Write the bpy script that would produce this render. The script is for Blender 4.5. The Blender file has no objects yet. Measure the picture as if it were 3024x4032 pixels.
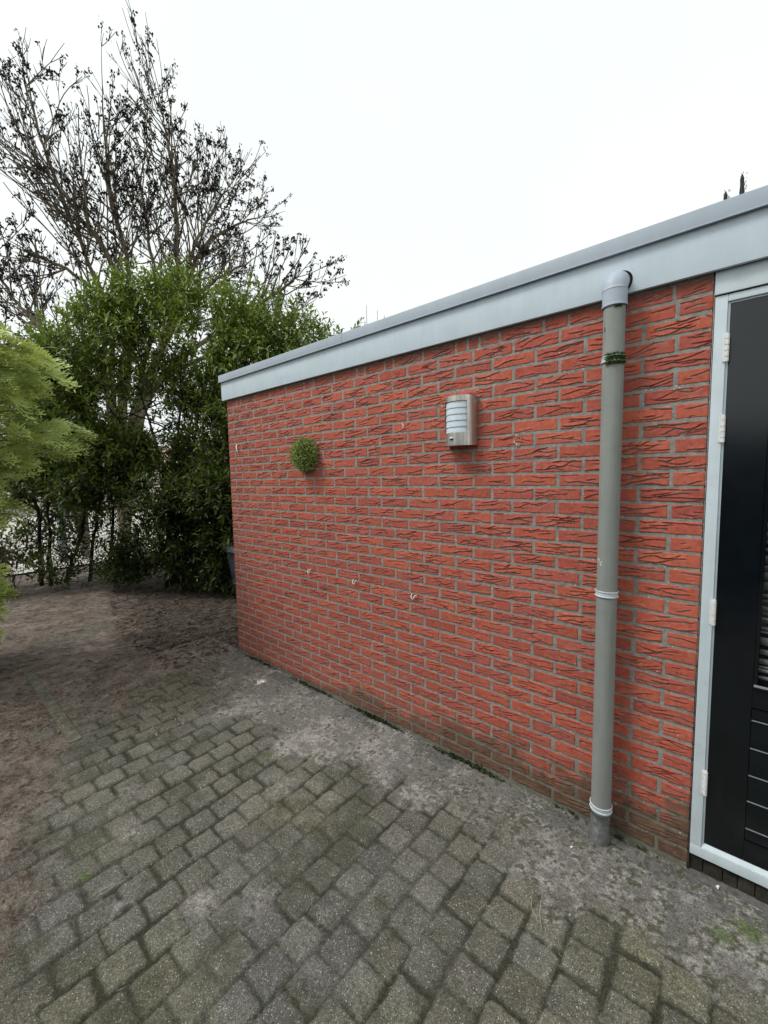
import bpy, math, random
import numpy as np
from mathutils import Vector, Matrix
R = math.radians
rng = np.random.default_rng(7)
random.seed(7)
scene = bpy.context.scene
COL = scene.collection

# ------------------------------------------------------------------ camera
CAM = np.array([3.394, -2.005, 1.651])
FW = Vector((-0.64903, 0.75617, -0.08370)).normalized()
RT = Vector((0.75894, 0.65081, -0.01830)).normalized()
cd = bpy.data.cameras.new('camera'); cam = bpy.data.objects.new('camera', cd); COL.objects.link(cam)
UP = RT.cross(FW).normalized(); RT = FW.cross(UP).normalized()
M3 = Matrix((RT, UP, -FW)).transposed()
cam.matrix_world = Matrix.Translation(Vector(CAM)) @ M3.to_4x4()
cd.sensor_fit = 'VERTICAL'; cd.sensor_height = 24.0
cd.lens = 1623.587 / 4032.0 * 24.0
cd.clip_start = 0.02; cd.clip_end = 500
scene.camera = cam

# ------------------------------------------------------------------ sky, sun, exposure
SUN_EL, SUN_AZ = R(52), R(222)          # azimuth measured from +Y towards +X
w = bpy.data.worlds.new('World'); scene.world = w; w.use_nodes = True
nt = w.node_tree; nt.nodes.clear()
sky = nt.nodes.new('ShaderNodeTexSky'); sky.sky_type = 'NISHITA'; sky.sun_disc = False
sky.sun_elevation = SUN_EL; sky.sun_rotation = SUN_AZ; sky.air_density = 1.0; sky.dust_density = 6.0; sky.ozone_density = 1.0
hs = nt.nodes.new('ShaderNodeHueSaturation'); hs.inputs['Saturation'].default_value = 0.12
mx = nt.nodes.new('ShaderNodeMix'); mx.data_type = 'RGBA'; mx.inputs[0].default_value = 0.72
mx.inputs[7].default_value = (11.3, 11.95, 11.8, 1)
bg = nt.nodes.new('ShaderNodeBackground'); bg.inputs['Strength'].default_value = 0.0935
wo = nt.nodes.new('ShaderNodeOutputWorld')
nt.links.new(sky.outputs[0], hs.inputs['Color']); nt.links.new(hs.outputs[0], mx.inputs[6])
tcn = nt.nodes.new('ShaderNodeTexCoord'); cn = nt.nodes.new('ShaderNodeTexNoise'); cn.inputs['Scale'].default_value = 1.6; cn.inputs['Detail'].default_value = 5
cr = nt.nodes.new('ShaderNodeValToRGB'); cr.color_ramp.elements[0].position = .35; cr.color_ramp.elements[0].color = (.955, .96, .965, 1); cr.color_ramp.elements[1].position = .65; cr.color_ramp.elements[1].color = (1.03, 1.03, 1.03, 1)
cm = nt.nodes.new('ShaderNodeMix'); cm.data_type = 'RGBA'; cm.blend_type = 'MULTIPLY'; cm.inputs[0].default_value = 1.0
nt.links.new(tcn.outputs['Generated'], cn.inputs['Vector']); nt.links.new(cn.outputs['Fac'], cr.inputs[0]); nt.links.new(cr.outputs[0], cm.inputs[7]); nt.links.new(mx.outputs[2], cm.inputs[6])
nt.links.new(cm.outputs[2], bg.inputs['Color']); nt.links.new(bg.outputs[0], wo.inputs['Surface'])
sl = bpy.data.lights.new('sun', 'SUN'); sl.energy = 1.5; sl.angle = R(17); sl.color = (1.0, 0.975, 0.94)
so = bpy.data.objects.new('sun', sl); COL.objects.link(so)
sd = Vector((math.sin(SUN_AZ) * math.cos(SUN_EL), math.cos(SUN_AZ) * math.cos(SUN_EL), math.sin(SUN_EL)))
so.rotation_euler = sd.to_track_quat('Z', 'Y').to_euler()
scene.view_settings.view_transform = 'Standard'; scene.view_settings.look = 'None'
scene.view_settings.gamma = 1.0; scene.view_settings.exposure = 0.24
scene.cycles.max_bounces = 6; scene.cycles.diffuse_bounces = 3; scene.cycles.glossy_bounces = 3
scene.cycles.transmission_bounces = 4; scene.cycles.transparent_max_bounces = 6

# ------------------------------------------------------------------ helpers
def tag(o, label=None, cat=None, group=None, kind=None):
    if label: o['label'] = label
    if cat: o['category'] = cat
    if group: o['group'] = group
    if kind: o['kind'] = kind
    return o
def empty(name, loc=(0, 0, 0), label=None, cat=None, group=None):
    o = bpy.data.objects.new(name, None); COL.objects.link(o); o.location = loc; o.empty_display_size = 0.1
    return tag(o, label, cat, group)
def mesh_np(name, V, F, mats, parent=None, smooth=True, cols=None, midx=None, attrs=None):
    """V (n,3); F list of arrays (k,3) / (k,4)"""
    if not isinstance(F, (list, tuple)): F = [F]
    F = [np.asarray(f, dtype=np.int32) for f in F if len(f)]
    me = bpy.data.meshes.new(name)
    V = np.asarray(V, dtype=np.float32)
    nl = sum(f.size for f in F); npoly = sum(len(f) for f in F)
    me.vertices.add(len(V)); me.vertices.foreach_set('co', V.ravel())
    me.loops.add(nl); me.polygons.add(npoly)
    me.loops.foreach_set('vertex_index', np.concatenate([f.ravel() for f in F]))
    tot = np.concatenate([np.full(len(f), f.shape[1], np.int32) for f in F])
    st = np.concatenate([[0], np.cumsum(tot)[:-1]]).astype(np.int32)
    me.polygons.foreach_set('loop_start', st); me.polygons.foreach_set('loop_total', tot)
    if smooth: me.polygons.foreach_set('use_smooth', np.ones(npoly, bool))
    if not isinstance(mats, (list, tuple)): mats = [mats]
    for m in mats: me.materials.append(m)
    if midx is not None: me.polygons.foreach_set('material_index', np.asarray(midx, np.int32))
    if cols is not None:
        a = me.color_attributes.new('Col', 'FLOAT_COLOR', 'POINT')
        c = np.ones((len(V), 4), np.float32); c[:, :3] = cols; a.data.foreach_set('color', c.ravel())
    if attrs:
        for k, v in attrs.items():
            a = me.attributes.new(k, 'FLOAT', 'POINT'); a.data.foreach_set('value', np.asarray(v, np.float32))
    me.update(); me.validate()
    o = bpy.data.objects.new(name, me); COL.objects.link(o)
    if parent: o.parent = parent
    return o
class MB:
    """collects shapes for ONE mesh"""
    def __init__(s): s.V = []; s.F3 = []; s.F4 = []; s.n = 0; s.A = []
    def add(s, V, F, a=0.0):
        V = np.asarray(V, float).reshape(-1, 3); F = np.asarray(F, int) + s.n
        s.V.append(V); s.A.append(np.broadcast_to(np.asarray(a, float), (len(V),)))
        (s.F3 if F.shape[1] == 3 else s.F4).append(F); s.n += len(V); return s
    def box(s, x0, x1, y0, y1, z0, z1, b=0.0):
        if b <= 0:
            V = [(x, y, z) for z in (z0, z1) for y in (y0, y1) for x in (x0, x1)]
            F = [(0, 2, 3, 1), (4, 5, 7, 6), (0, 1, 5, 4), (2, 6, 7, 3), (0, 4, 6, 2), (1, 3, 7, 5)]
            return s.add(V, F)
        bm = __import__('bmesh').new()
        B = __import__('bmesh')
        B.ops.create_cube(bm, size=1.0)
        for v in bm.verts:
            v.co = Vector(((x0 + x1) / 2 + v.co.x * (x1 - x0), (y0 + y1) / 2 + v.co.y * (y1 - y0), (z0 + z1) / 2 + v.co.z * (z1 - z0)))
        B.ops.bevel(bm, geom=bm.edges[:] , offset=b, segments=2, affect='EDGES', profile=0.7)
        bm.verts.index_update()
        V = [v.co[:] for v in bm.verts]
        q = [[v.index for v in f.verts] for f in bm.faces]
        off = s.n
        s.V.append(np.array(V)); s.A.append(np.zeros(len(V))); s.n += len(V)
        f4 = [f for f in q if len(f) == 4]; f3 = [f for f in q if len(f) == 3]
        if f4: s.F4.append(np.array(f4) + off)
        if f3: s.F3.append(np.array(f3) + off)
        bm.free(); return s
    def tube(s, P, r, n=8, cap=True, a=0.0):
        P = np.asarray(P, float); m = len(P); r = np.broadcast_to(np.asarray(r, float), (m,))
        T = np.gradient(P, axis=0); T /= np.linalg.norm(T, axis=1)[:, None] + 1e-12
        ref = np.array([0, 0, 1.0]) if abs(T[0][2]) < 0.9 else np.array([1.0, 0, 0])
        u = np.cross(T[0], ref); u /= np.linalg.norm(u)
        V = []; th = np.arange(n) * 2 * np.pi / n
        for i in range(m):
            u = u - T[i] * (u @ T[i]); u /= np.linalg.norm(u) + 1e-12
            v = np.cross(T[i], u)
            V.append(P[i] + r[i] * (np.cos(th)[:, None] * u + np.sin(th)[:, None] * v))
        V = np.concatenate(V); F = []
        k = np.arange(n); k2 = (k + 1) % n
        for i in range(m - 1): F.append(np.stack([i * n + k, i * n + k2, (i + 1) * n + k2, (i + 1) * n + k], 1))
        F = np.concatenate(F)
        if cap:
            c0 = len(V); V = np.vstack([V, P[0], P[-1]])
            T3 = np.vstack([np.stack([np.full(n, c0), k2, k], 1), np.stack([np.full(n, c0 + 1), (m - 1) * n + k, (m - 1) * n + k2], 1)])
            off = s.n; s.add(V, F, a); s.F3.append(T3 + off)
        else: s.add(V, F, a)
        return s
    def grid(s, V, nu, nv, a=0.0):
        i, j = np.meshgrid(np.arange(nu - 1), np.arange(nv - 1), indexing='ij'); i = i.ravel(); j = j.ravel()
        return s.add(V, np.stack([i * nv + j, (i + 1) * nv + j, (i + 1) * nv + j + 1, i * nv + j + 1], 1), a)
    def build(s, name, mat, parent=None, smooth=True, attr=None, **k):
        F = []
        if s.F3: F.append(np.concatenate(s.F3))
        if s.F4: F.append(np.concatenate(s.F4))
        at = {attr: np.concatenate(s.A)} if attr else None
        return mesh_np(name, np.concatenate(s.V), F, mat, parent, smooth, attrs=at, **k)
def autosmooth(o, ang=35):
    me = o.data
    try: me.set_sharp_from_angle(angle=R(ang))
    except Exception: pass
    return o
def vnoise(x, y, scale, seed=0, octv=3):
    """fractal value noise in about -1..1"""
    out = np.zeros(np.shape(x)); amp = 1.0; tot = 0
    for k in range(octv):
        L = np.random.default_rng(seed * 31 + k).uniform(-1, 1, (256, 256))
        X = np.asarray(x) * scale * 2 ** k + 17.3 * k; Y = np.asarray(y) * scale * 2 ** k + 9.1 * k
        xi = np.floor(X).astype(int); yi = np.floor(Y).astype(int); fx = X - xi; fy = Y - yi
        fx = fx * fx * (3 - 2 * fx); fy = fy * fy * (3 - 2 * fy)
        a = L[xi % 256, yi % 256]; b = L[(xi + 1) % 256, yi % 256]; c = L[xi % 256, (yi + 1) % 256]; d = L[(xi + 1) % 256, (yi + 1) % 256]
        out += amp * ((a * (1 - fx) + b * fx) * (1 - fy) + (c * (1 - fx) + d * fx) * fy); tot += amp; amp *= 0.5
    return out / tot
def sstep(a, b, x):
    t = np.clip((x - a) / (b - a), 0, 1); return t * t * (3 - 2 * t)
def lerp(a, b, t): return a + (b - a) * t[..., None]

# ------------------------------------------------------------------ materials
class NB:
    def __init__(s, name):
        s.m = bpy.data.materials.new(name); s.m.use_nodes = True; s.t = s.m.node_tree; s.t.nodes.clear()
        s.out = s.n('ShaderNodeOutputMaterial'); s.p = s.n('ShaderNodeBsdfPrincipled'); s.l(s.p.outputs[0], s.out.inputs[0])
    def n(s, t, **k):
        o = s.t.nodes.new(t)
        for a, b in k.items(): setattr(o, a, b)
        return o
    def l(s, a, b): s.t.links.new(a, b)
    def obj(s):
        if not hasattr(s, '_tc'): s._tc = s.n('ShaderNodeTexCoord')
        return s._tc.outputs['Object']
    def noise(s, scale, detail=4, rough=0.55, vec=None, dist=0.0, out='Fac', stretch=None):
        o = s.n('ShaderNodeTexNoise'); o.inputs['Scale'].default_value = scale; o.inputs['Detail'].default_value = detail
        o.inputs['Roughness'].default_value = rough; o.inputs['Distortion'].default_value = dist
        v = vec or s.obj()
        if stretch:
            mp = s.n('ShaderNodeMapping'); mp.inputs['Scale'].default_value = stretch; s.l(v, mp.inputs['Vector']); v = mp.outputs[0]
        s.l(v, o.inputs['Vector']); return o.outputs[out]
    def voro(s, scale, feature='F1', out='Distance'):
        o = s.n('ShaderNodeTexVoronoi', feature=feature); o.inputs['Scale'].default_value = scale; s.l(s.obj(), o.inputs['Vector']); return o.outputs[out]
    def ramp(s, fac, stops):
        o = s.n('ShaderNodeValToRGB'); e = o.color_ramp.elements
        while len(e) < len(stops): e.new(0.5)
        for i, (p, c) in enumerate(stops):
            e[i].position = p; e[i].color = (c, c, c, 1) if isinstance(c, (int, float)) else (*c, 1)
        s.l(fac, o.inputs[0]); return o.outputs[0]
    def mix(s, fac, a, b, mode='MIX'):
        o = s.n('ShaderNodeMix', data_type='RGBA', blend_type=mode)
        for i, v in ((0, fac), (6, a), (7, b)):
            if isinstance(v, (int, float)): o.inputs[i].default_value = v
            elif isinstance(v, tuple): o.inputs[i].default_value = (*v, 1)
            else: s.l(v, o.inputs[i])
        return o.outputs[2]
    def math(s, op, a, b=None, c=None):
        o = s.n('ShaderNodeMath', operation=op)
        for i, v in enumerate((a, b, c)):
            if v is None: continue
            if isinstance(v, (int, float)): o.inputs[i].default_value = v
            else: s.l(v, o.inputs[i])
        return o.outputs[0]
    def attr(s, name, out='Color'):
        o = s.n('ShaderNodeAttribute', attribute_name=name); return o.outputs[out]
    def bump(s, h, strength, dist, prev=None):
        o = s.n('ShaderNodeBump'); o.inputs['Strength'].default_value = strength; o.inputs['Distance'].default_value = dist
        s.l(h, o.inputs['Height'])
        if prev is not None: s.l(prev, o.inputs['Normal'])
        s.l(o.outputs[0], s.p.inputs['Normal']); return o.outputs[0]
    def set(s, color=None, rough=None, spec=None, metal=None):
        for k, v in (('Base Color', color), ('Roughness', rough), ('Specular IOR Level', spec), ('Metallic', metal)):
            if v is None: continue
            if isinstance(v, (int, float)): s.p.inputs[k].default_value = v
            elif isinstance(v, tuple): s.p.inputs[k].default_value = (*v, 1)
            else: s.l(v, s.p.inputs[k])
        return s
def scale_col(c, k): return tuple(x * k for x in c)

def streaks(mat, amt=.16):
    t = mat.node_tree; p = [n for n in t.nodes if n.type == 'BSDF_PRINCIPLED'][0]; src = p.inputs['Base Color'].links[0].from_socket
    tc = t.nodes.new('ShaderNodeTexCoord'); mp = t.nodes.new('ShaderNodeMapping'); mp.inputs['Scale'].default_value = (9, 9, .8)
    n = t.nodes.new('ShaderNodeTexNoise'); n.inputs['Scale'].default_value = 3.0; n.inputs['Detail'].default_value = 6; n.inputs['Roughness'].default_value = .7
    r = t.nodes.new('ShaderNodeValToRGB'); r.color_ramp.elements[0].position = .35; r.color_ramp.elements[0].color = (1 - amt, 1 - amt, 1 - amt * 1.2, 1); r.color_ramp.elements[1].position = .6
    m = t.nodes.new('ShaderNodeMix'); m.data_type = 'RGBA'; m.blend_type = 'MULTIPLY'; m.inputs[0].default_value = 1
    t.links.new(tc.outputs['Object'], mp.inputs[0]); t.links.new(mp.outputs[0], n.inputs['Vector']); t.links.new(n.outputs['Fac'], r.inputs[0]); t.links.new(src, m.inputs[6]); t.links.new(r.outputs[0], m.inputs[7]); t.links.new(m.outputs[2], p.inputs['Base Color'])
def m_brick():
    b = NB('wire_cut_red_brick')
    c = b.attr('Col')
    n1 = b.noise(60, 4); c = b.mix(1.0, c, b.ramp(n1, [(0.3, (.86, .84, .84)), (0.72, (1.24, 1.34, 1.34))]), 'MULTIPLY')
    n2 = b.noise(420, 2, 0.7); c = b.mix(b.ramp(n2, [(0.35, 0.45), (0.6, 0.0)]), c, (0.17, 0.035, 0.022))
    # pale mortar smears and lime bloom
    n3 = b.noise(9, 5, 0.65); n4 = b.noise(80, 3, 0.6)
    sm = b.math('MULTIPLY', b.ramp(n3, [(0.54, 0.0), (0.72, 0.5)]), b.ramp(n4, [(0.4, 0.15), (0.65, 1.0)]))
    c = b.mix(sm, c, (0.42, 0.25, 0.19))
    dots = b.math('MULTIPLY', b.ramp(b.voro(38), [(0.0, 1.0), (0.07, 1.0), (0.09, 0.0)]), b.ramp(b.noise(14, 1), [(0.62, 0.0), (0.66, 1.0)]))
    c = b.mix(dots, c, (0.75, 0.72, 0.62))
    b.set(c, 0.92, 0.25)
    b.bump(b.noise(480, 3, 0.75), 0.45, 0.0012, None)
    return b.m
def m_mortar():
    b = NB('grey_mortar')
    c = b.mix(b.ramp(b.noise(30, 5, .65), [(0.3, 0.0), (0.7, 1.0)]), (0.185, 0.19, 0.168), (0.36, 0.36, 0.33))
    c = b.mix(0.75, c, b.mix(1.0, b.attr('Col'), c, 'MULTIPLY'))
    c = b.mix(b.ramp(b.noise(220, 2, .7), [(0.6, 0.0), (0.7, 0.6)]), c, (0.07, 0.065, 0.055))
    dots = b.ramp(b.noise(120, 1), [(0.73, 0.0), (0.76, 1.0)]); c = b.mix(dots, c, (0.75, 0.73, 0.65))
    b.set(c, 0.95, 0.2); b.bump(b.noise(300, 4, .75), 0.7, 0.003)
    return b.m
def m_ground(name='weathered_paving'):
    b = NB(name)
    c = b.attr('Col')
    n = b.noise(260, 3, .75); c = b.mix(1.0, c, b.ramp(n, [(0.30, 0.34), (0.5, 1.0), (0.70, 2.0)]), 'MULTIPLY')
    n = b.noise(95, 3, .7); c = b.mix(1.0, c, b.ramp(n, [(0.32, 0.62), (0.5, 1.0), (0.70, 1.45)]), 'MULTIPLY')
    n = b.noise(900, 2, .6); c = b.mix(1.0, c, b.ramp(n, [(0.3, 0.62), (0.7, 1.4)]), 'MULTIPLY')
    sp = b.attr('speck', 'Fac')
    d = b.math('MULTIPLY', b.ramp(b.voro(130), [(0.0, 1.0), (0.20, 1.0), (0.27, 0.0)]), b.ramp(b.noise(75, 2, .7), [(0.50, 0.0), (0.56, 1.0)]))
    d = b.math('MULTIPLY', d, sp)
    c = b.mix(d, c, (0.50, 0.49, 0.43))
    d2 = b.math('MULTIPLY', b.math('MULTIPLY', b.ramp(b.voro(62), [(0.0, 1.0), (0.10, 1.0), (0.13, 0.0)]), b.ramp(b.noise(31, 1), [(0.50, 0.0), (0.54, 1.0)])), sp)
    c = b.mix(d2, c, (0.62, 0.60, 0.52))
    b.set(c, 0.88, 0.3)
    h = b.math('ADD', b.noise(330, 4, .8), b.math('MULTIPLY', b.noise(90, 3, .6), 0.8))
    b.bump(h, 0.8, 0.005)
    return b.m
def m_plain(name, col, rough=.6, spec=.4, var=0.15, nscale=25, bump=0.0, bdist=0.002, bscale=150, metal=0.0, dirt=None, dirt_amt=0.3):
    b = NB(name)
    lo = scale_col(col, 1 - var); hi = scale_col(col, 1 + var)
    c = b.mix(b.ramp(b.noise(nscale, 5, .6), [(0.3, 0.0), (0.7, 1.0)]), lo, hi)
    if dirt:
        d = b.ramp(b.noise(nscale * .6 + 3, 6, .7), [(0.55, 0.0), (0.8, dirt_amt)]); c = b.mix(d, c, dirt)
        d = b.ramp(b.noise(nscale * 9, 2, .7), [(0.72, 0.0), (0.76, dirt_amt * 2)]); c = b.mix(d, c, dirt)
    b.set(c, rough, spec, metal)
    if bump: b.bump(b.noise(bscale, 4, .6), bump, bdist)
    return b.m
def m_leaf(name, dark, light, rough=.38, spec=.45, trans=.18, tcol=(0.25, 0.4, 0.05)):
    b = NB(name)
    c = b.mix(b.attr('tint', 'Fac'), dark, light)
    c = b.mix(1.0, c, b.ramp(b.noise(14, 2), [(0.3, 0.75), (0.7, 1.25)]), 'MULTIPLY')
    b.set(c, rough, spec)
    if trans > 0:
        t = b.n('ShaderNodeBsdfTranslucent'); t.inputs[0].default_value = (*tcol, 1)
        m = b.n('ShaderNodeMixShader'); m.inputs[0].default_value = trans
        b.l(b.p.outputs[0], m.inputs[1]); b.l(t.outputs[0], m.inputs[2]); b.l(m.outputs[0], b.out.inputs[0])
    return b.m
M = {}
M['brick'] = m_brick(); M['mortar'] = m_mortar(); M['ground'] = m_ground()
M['fascia'] = m_plain('pale_grey_fascia_board', (0.54, 0.63, 0.69), .55, .35, .05, 7, .25, .0006, 260, dirt=(0.30, 0.33, 0.33), dirt_amt=.3)
streaks(M['fascia'], .05)
M['trim'] = m_plain('grey_aluminium_roof_trim', (0.37, 0.43, 0.49), .42, .5, .05, 5, .1, .0004, 300)
M['frame'] = m_plain('pale_grey_painted_timber', (0.60, 0.685, 0.73), .5, .4, .05, 12, .35, .0008, 120, dirt=(0.28, 0.32, 0.33), dirt_amt=.35)
streaks(M['trim'], .05); streaks(M['frame'], .07)
M['doorpaint'] = m_plain('near_black_door_paint', (0.0035, 0.006, 0.0085), .20, .55, .25, 20, .10, .0005, 60)
M['dark'] = m_plain('dark_gap', (0.015, 0.015, 0.016), .9, .1)
M['pipe'] = m_plain('weathered_grey_pvc', (0.27, 0.285, 0.27), .62, .35, .07, 9, .15, .0006, 200, dirt=(0.16, 0.17, 0.15), dirt_amt=.35)
streaks(M['pipe'], .12)
M['pipe_old'] = m_plain('scuffed_dark_pvc', (0.16, 0.165, 0.165), .6, .35, .35, 45, .5, .002, 120, dirt=(0.42, 0.45, 0.44), dirt_amt=.9)
M['elbow'] = m_plain('pale_blue_grey_pvc', (0.40, 0.455, 0.53), .5, .4, .06, 12, .1, .0005, 200)
M['clip'] = m_plain('pale_pipe_clip', (0.55, 0.60, 0.64), .45, .45, .08, 40)
M['white'] = m_plain('white_paint_mark', (0.78, 0.78, 0.74), .7, .3, .06, 60)
M['hinge'] = m_plain('painted_hinge', (0.74, 0.76, 0.75), .5, .4, .08, 60, dirt=(0.40, 0.26, 0.13), dirt_amt=.6)
M['moss'] = m_plain('green_moss', (0.06, 0.10, 0.025), .95, .1, .6, 160, .9, .004, 260)
M['mossdark'] = m_plain('dark_moss_and_dirt', (0.045, 0.05, 0.022), .95, .1, .7, 90, .9, .004, 260)
M['bark'] = m_plain('ash_bark', (0.17, 0.145, 0.10), .9, .2, .45, 14, .6, .01, 50, dirt=(0.12, 0.10, 0.06), dirt_amt=.6)
M['twig'] = m_plain('dark_twigs', (0.05, 0.047, 0.043), .9, .2, .4, 6)
M['keys'] = m_plain('dry_ash_keys', (0.030, 0.024, 0.018), .9, .1, .5, 3, dirt=(0.10, 0.06, 0.03), dirt_amt=.8)
M['stem'] = m_plain('laurel_stem', (0.022, 0.020, 0.015), .9, .2, .4, 10)
M['drytwig'] = m_plain('dry_brown_twigs', (0.10, 0.065, 0.045), .9, .2, .4, 10)
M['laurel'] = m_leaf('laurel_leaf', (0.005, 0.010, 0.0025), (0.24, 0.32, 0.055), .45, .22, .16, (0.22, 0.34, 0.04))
M['conifer'] = m_leaf('conifer_spray', (0.050, 0.085, 0.014), (0.60, 0.72, 0.24), .6, .25, .28, (0.55, 0.62, 0.16))
M['box'] = m_leaf('boxwood_leaf', (0.05, 0.12, 0.02), (0.46, 0.56, 0.18), .5, .35, .12, (0.4, 0.5, 0.1))
M['litter'] = m_leaf('litter_bits', (0.030, 0.018, 0.012), (0.40, 0.31, 0.23), .9, .15, 0)
M['boardwood'] = m_plain('dark_fence_board', (0.022, 0.020, 0.016), .85, .2, .3, 8, .4, .003, 60)
M['binbody'] = m_plain('dark_blue_grey_bin', (0.035, 0.05, 0.075), .5, .4, .15, 10)
M['binlid'] = m_plain('grey_bin_lid', (0.15, 0.17, 0.20), .45, .45, .15, 15)
M['street'] = m_plain('pale_concrete_street', (0.50, 0.48, 0.43), .85, .2, .12, 3, .3, .003, 60)
M['cream'] = m_plain('cream_render', (0.62, 0.56, 0.47), .85, .2, .06, 3)
M['rooftile'] = m_plain('faded_roof_tiles', (0.42, 0.30, 0.24), .85, .2, .2, 6)
M['steelpost'] = m_plain('galvanised_post', (0.20, 0.23, 0.27), .5, .4, .12, 12, metal=.3)
M['rubber'] = m_plain('black_rubber', (0.02, 0.02, 0.02), .8, .2)
def m_steel():
    b = NB('brushed_stainless_steel')
    n = b.noise(18, 4, .6, stretch=(6, 6, .25)); n2 = b.noise(35, 4, .65)
    c = b.mix(b.ramp(n, [(0.35, 0.0), (0.7, 1.0)]), (0.45, 0.42, 0.37), (0.72, 0.72, 0.69))
    c = b.mix(b.ramp(n2, [(0.55, 0.0), (0.8, .5)]), c, (0.34, 0.29, 0.22))
    b.set(c, b.ramp(n2, [(0.3, .28), (0.8, .5)]), .5, .9)
    b.bump(b.noise(60, 3, .5, stretch=(8, 8, .3)), .15, .001); return b.m
M['steel'] = m_steel()
M['frost'] = m_plain('frosted_glass_slat', (0.60, 0.70, 0.76), .35, .5, .05, 60, .15, .0005, 300)
def m_glass():
    b = NB('dark_window_glass'); b.set((0.02, 0.025, 0.03), .04, .5)
    t = b.n('ShaderNodeBsdfTransparent'); m = b.n('ShaderNodeMixShader'); m.inputs[0].default_value = .78
    b.l(b.p.outputs[0], m.inputs[1]); b.l(t.outputs[0], m.inputs[2]); b.l(m.outputs[0], b.out.inputs[0]); return b.m
M['glass'] = m_glass()
M['blind'] = m_plain('grey_slatted_blind', (0.50, 0.51, 0.50), .7, .3, .3, 14)

# ------------------------------------------------------------------ ground
def pav_fields(X, Y):
    """height and colour of the yard surface"""
    wx = vnoise(X, Y, 2.2, 3, 2) * .016; wy = vnoise(X, Y, 2.0, 5, 2) * .018
    px, py = .1335, .1365
    u = (X + wx - 2.463) / px; ci = np.floor(u); fu = (u - ci) * px
    colj = np.random.default_rng(3).uniform(-.12, .12, 4096)[(ci.astype(int)) % 4096]
    v = (Y + wy + .97) / py + .5 * (ci.astype(int) % 2) + colj; ri = np.floor(v); fv = (v - ri) * py
    hid = ((ci * 73856093).astype(np.int64) ^ (ri * 19349663).astype(np.int64)) % 4096
    rr = np.random.default_rng(11).uniform(0, 1, (4096, 6))[hid]
    jx = (rr[..., 0] - .5) * .011; jy = (rr[..., 1] - .5) * .014
    ex = np.minimum(fu + jx, px - fu - jx); ey = np.minimum(fv + jy, py - fv - jy)
    jw = .0042 + .0050 * vnoise(X, Y, 9, 8, 2)
    rad = .016
    qx = np.maximum(rad - (ex - jw), 0); qy = np.maximum(rad - (ey - jw), 0)
    e = np.where((ex - jw < rad) & (ey - jw < rad), rad - np.sqrt(qx ** 2 + qy ** 2), np.minimum(ex, ey) - jw)
    e = e + vnoise(X, Y, 60, 21, 3) * .0060 + vnoise(X, Y, 18, 22, 2) * .003
    blk = sstep(-.003, .008, e)
    H = -.0095 + .0095 * blk + sstep(0, .03, e) * .002 + (rr[..., 2] - .5) * .007 * blk + vnoise(X, Y, 45, 9, 3) * .0018
    tilt = (fu / px - .5) * (rr[..., 3] - .5) * .009 + (fv / py - .5) * (rr[..., 4] - .5) * .009
    H = H + tilt * blk
    green = np.array([.091, .086, .065]); blue = np.array([.087, .086, .080]); joint = np.array([.027, .027, .018])
    big = vnoise(X, Y, 1.6, 31, 3)
    C = lerp(np.broadcast_to(green, X.shape + (3,)), blue, np.clip(.25 + .45 * (rr[..., 5] - .4) + .5 * big, 0, 1))
    C = C * (1 + .35 * (rr[..., 2] - .5) + .28 * vnoise(X, Y, 14, 41, 3))[..., None]
    fill = sstep(-.05, .5, vnoise(X, Y, 3.3, 33, 3)); C = lerp(lerp(joint * np.ones(X.shape + (3,)), C * .72, fill * .75), C, blk); H = H + (1 - blk) * fill * .006
    # mossy dark stains over blocks
    ms = sstep(.08, .50, vnoise(X, Y, 7, 51, 4) + .25 * vnoise(X, Y, 40, 52, 2)); C = lerp(C, np.array([.040, .042, .024]), ms * .6); ol = sstep(-.1, .5, vnoise(X, Y, 2.6, 53, 3) + .2 * vnoise(X, Y, 30, 54, 2)); C = C * (1 - ol[..., None] * np.array([.0, .0, .14]))
    speck = blk * (1 - ms * .5)
    # pale fine silt along the wall
    n1 = vnoise(X, Y, 4.5, 61, 4); n2 = vnoise(X, Y, 26, 62, 4); n3 = vnoise(X, Y, 75, 63, 3)
    sxr = np.interp(X, [-.6, .2, .6, 1.2, 1.7, 2.3, 2.9, 3.3, 3.8], [.12, .40, .58, .60, .40, .32, .42, .40, .26])
    sil = sstep(-.5, .5, (Y + sxr) / .16 + n1 * 1.3 + n2 * .8)
    sil = np.maximum(sil, sstep(.50, .80, n1 * .9 + n2 * .35) * .6)
    # a few scuffed pale patches
    for (cx, cy, r) in ((1.60, -.80, .10), (1.85, -.69, .07), (2.03, -1.22, .10), (1.86, -1.36, .10), (1.0, -1.33, .12), (1.28, -1.42, .09), (2.75, -.35, .12)):
        d = np.sqrt((X - cx) ** 2 + (Y - cy) ** 2); sil = np.maximum(sil, .92 * sstep(r, r * .2, d + n2 * .05 + n3 * .02))
    silt = lerp(np.broadcast_to(np.array([.112, .105, .092]), X.shape + (3,)), np.array([.235, .218, .195]), sstep(-.3, .6, n2 + .5 * n1))
    silt = lerp(silt, np.array([.042, .044, .024]), sstep(.10, .42, n3 * .7 + n2 * .6 - .15 * n1 + .12 * sstep(1.2, 3.2, X)) * .88)
    C = lerp(C, silt, sil * .88)
    H = H * (1 - .85 * sil) + sil * (.0015 + .0025 * n3 + .002 * n2)
    speck = speck * (1 - .7 * sil)
    # brown needle soil
    f = np.maximum((.12 - X) / .55, (-1.45 - Y - .37 * np.clip(X - .45, -.3, 2)) / .26)
    f = np.where(Y > -.34 - .1 * np.clip(.3 - X, 0, 1), np.minimum(f, (.02 - X) / .2), f)
    so_ = sstep(-.15, .95, f + n1 * .8 + n2 * .55)
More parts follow.
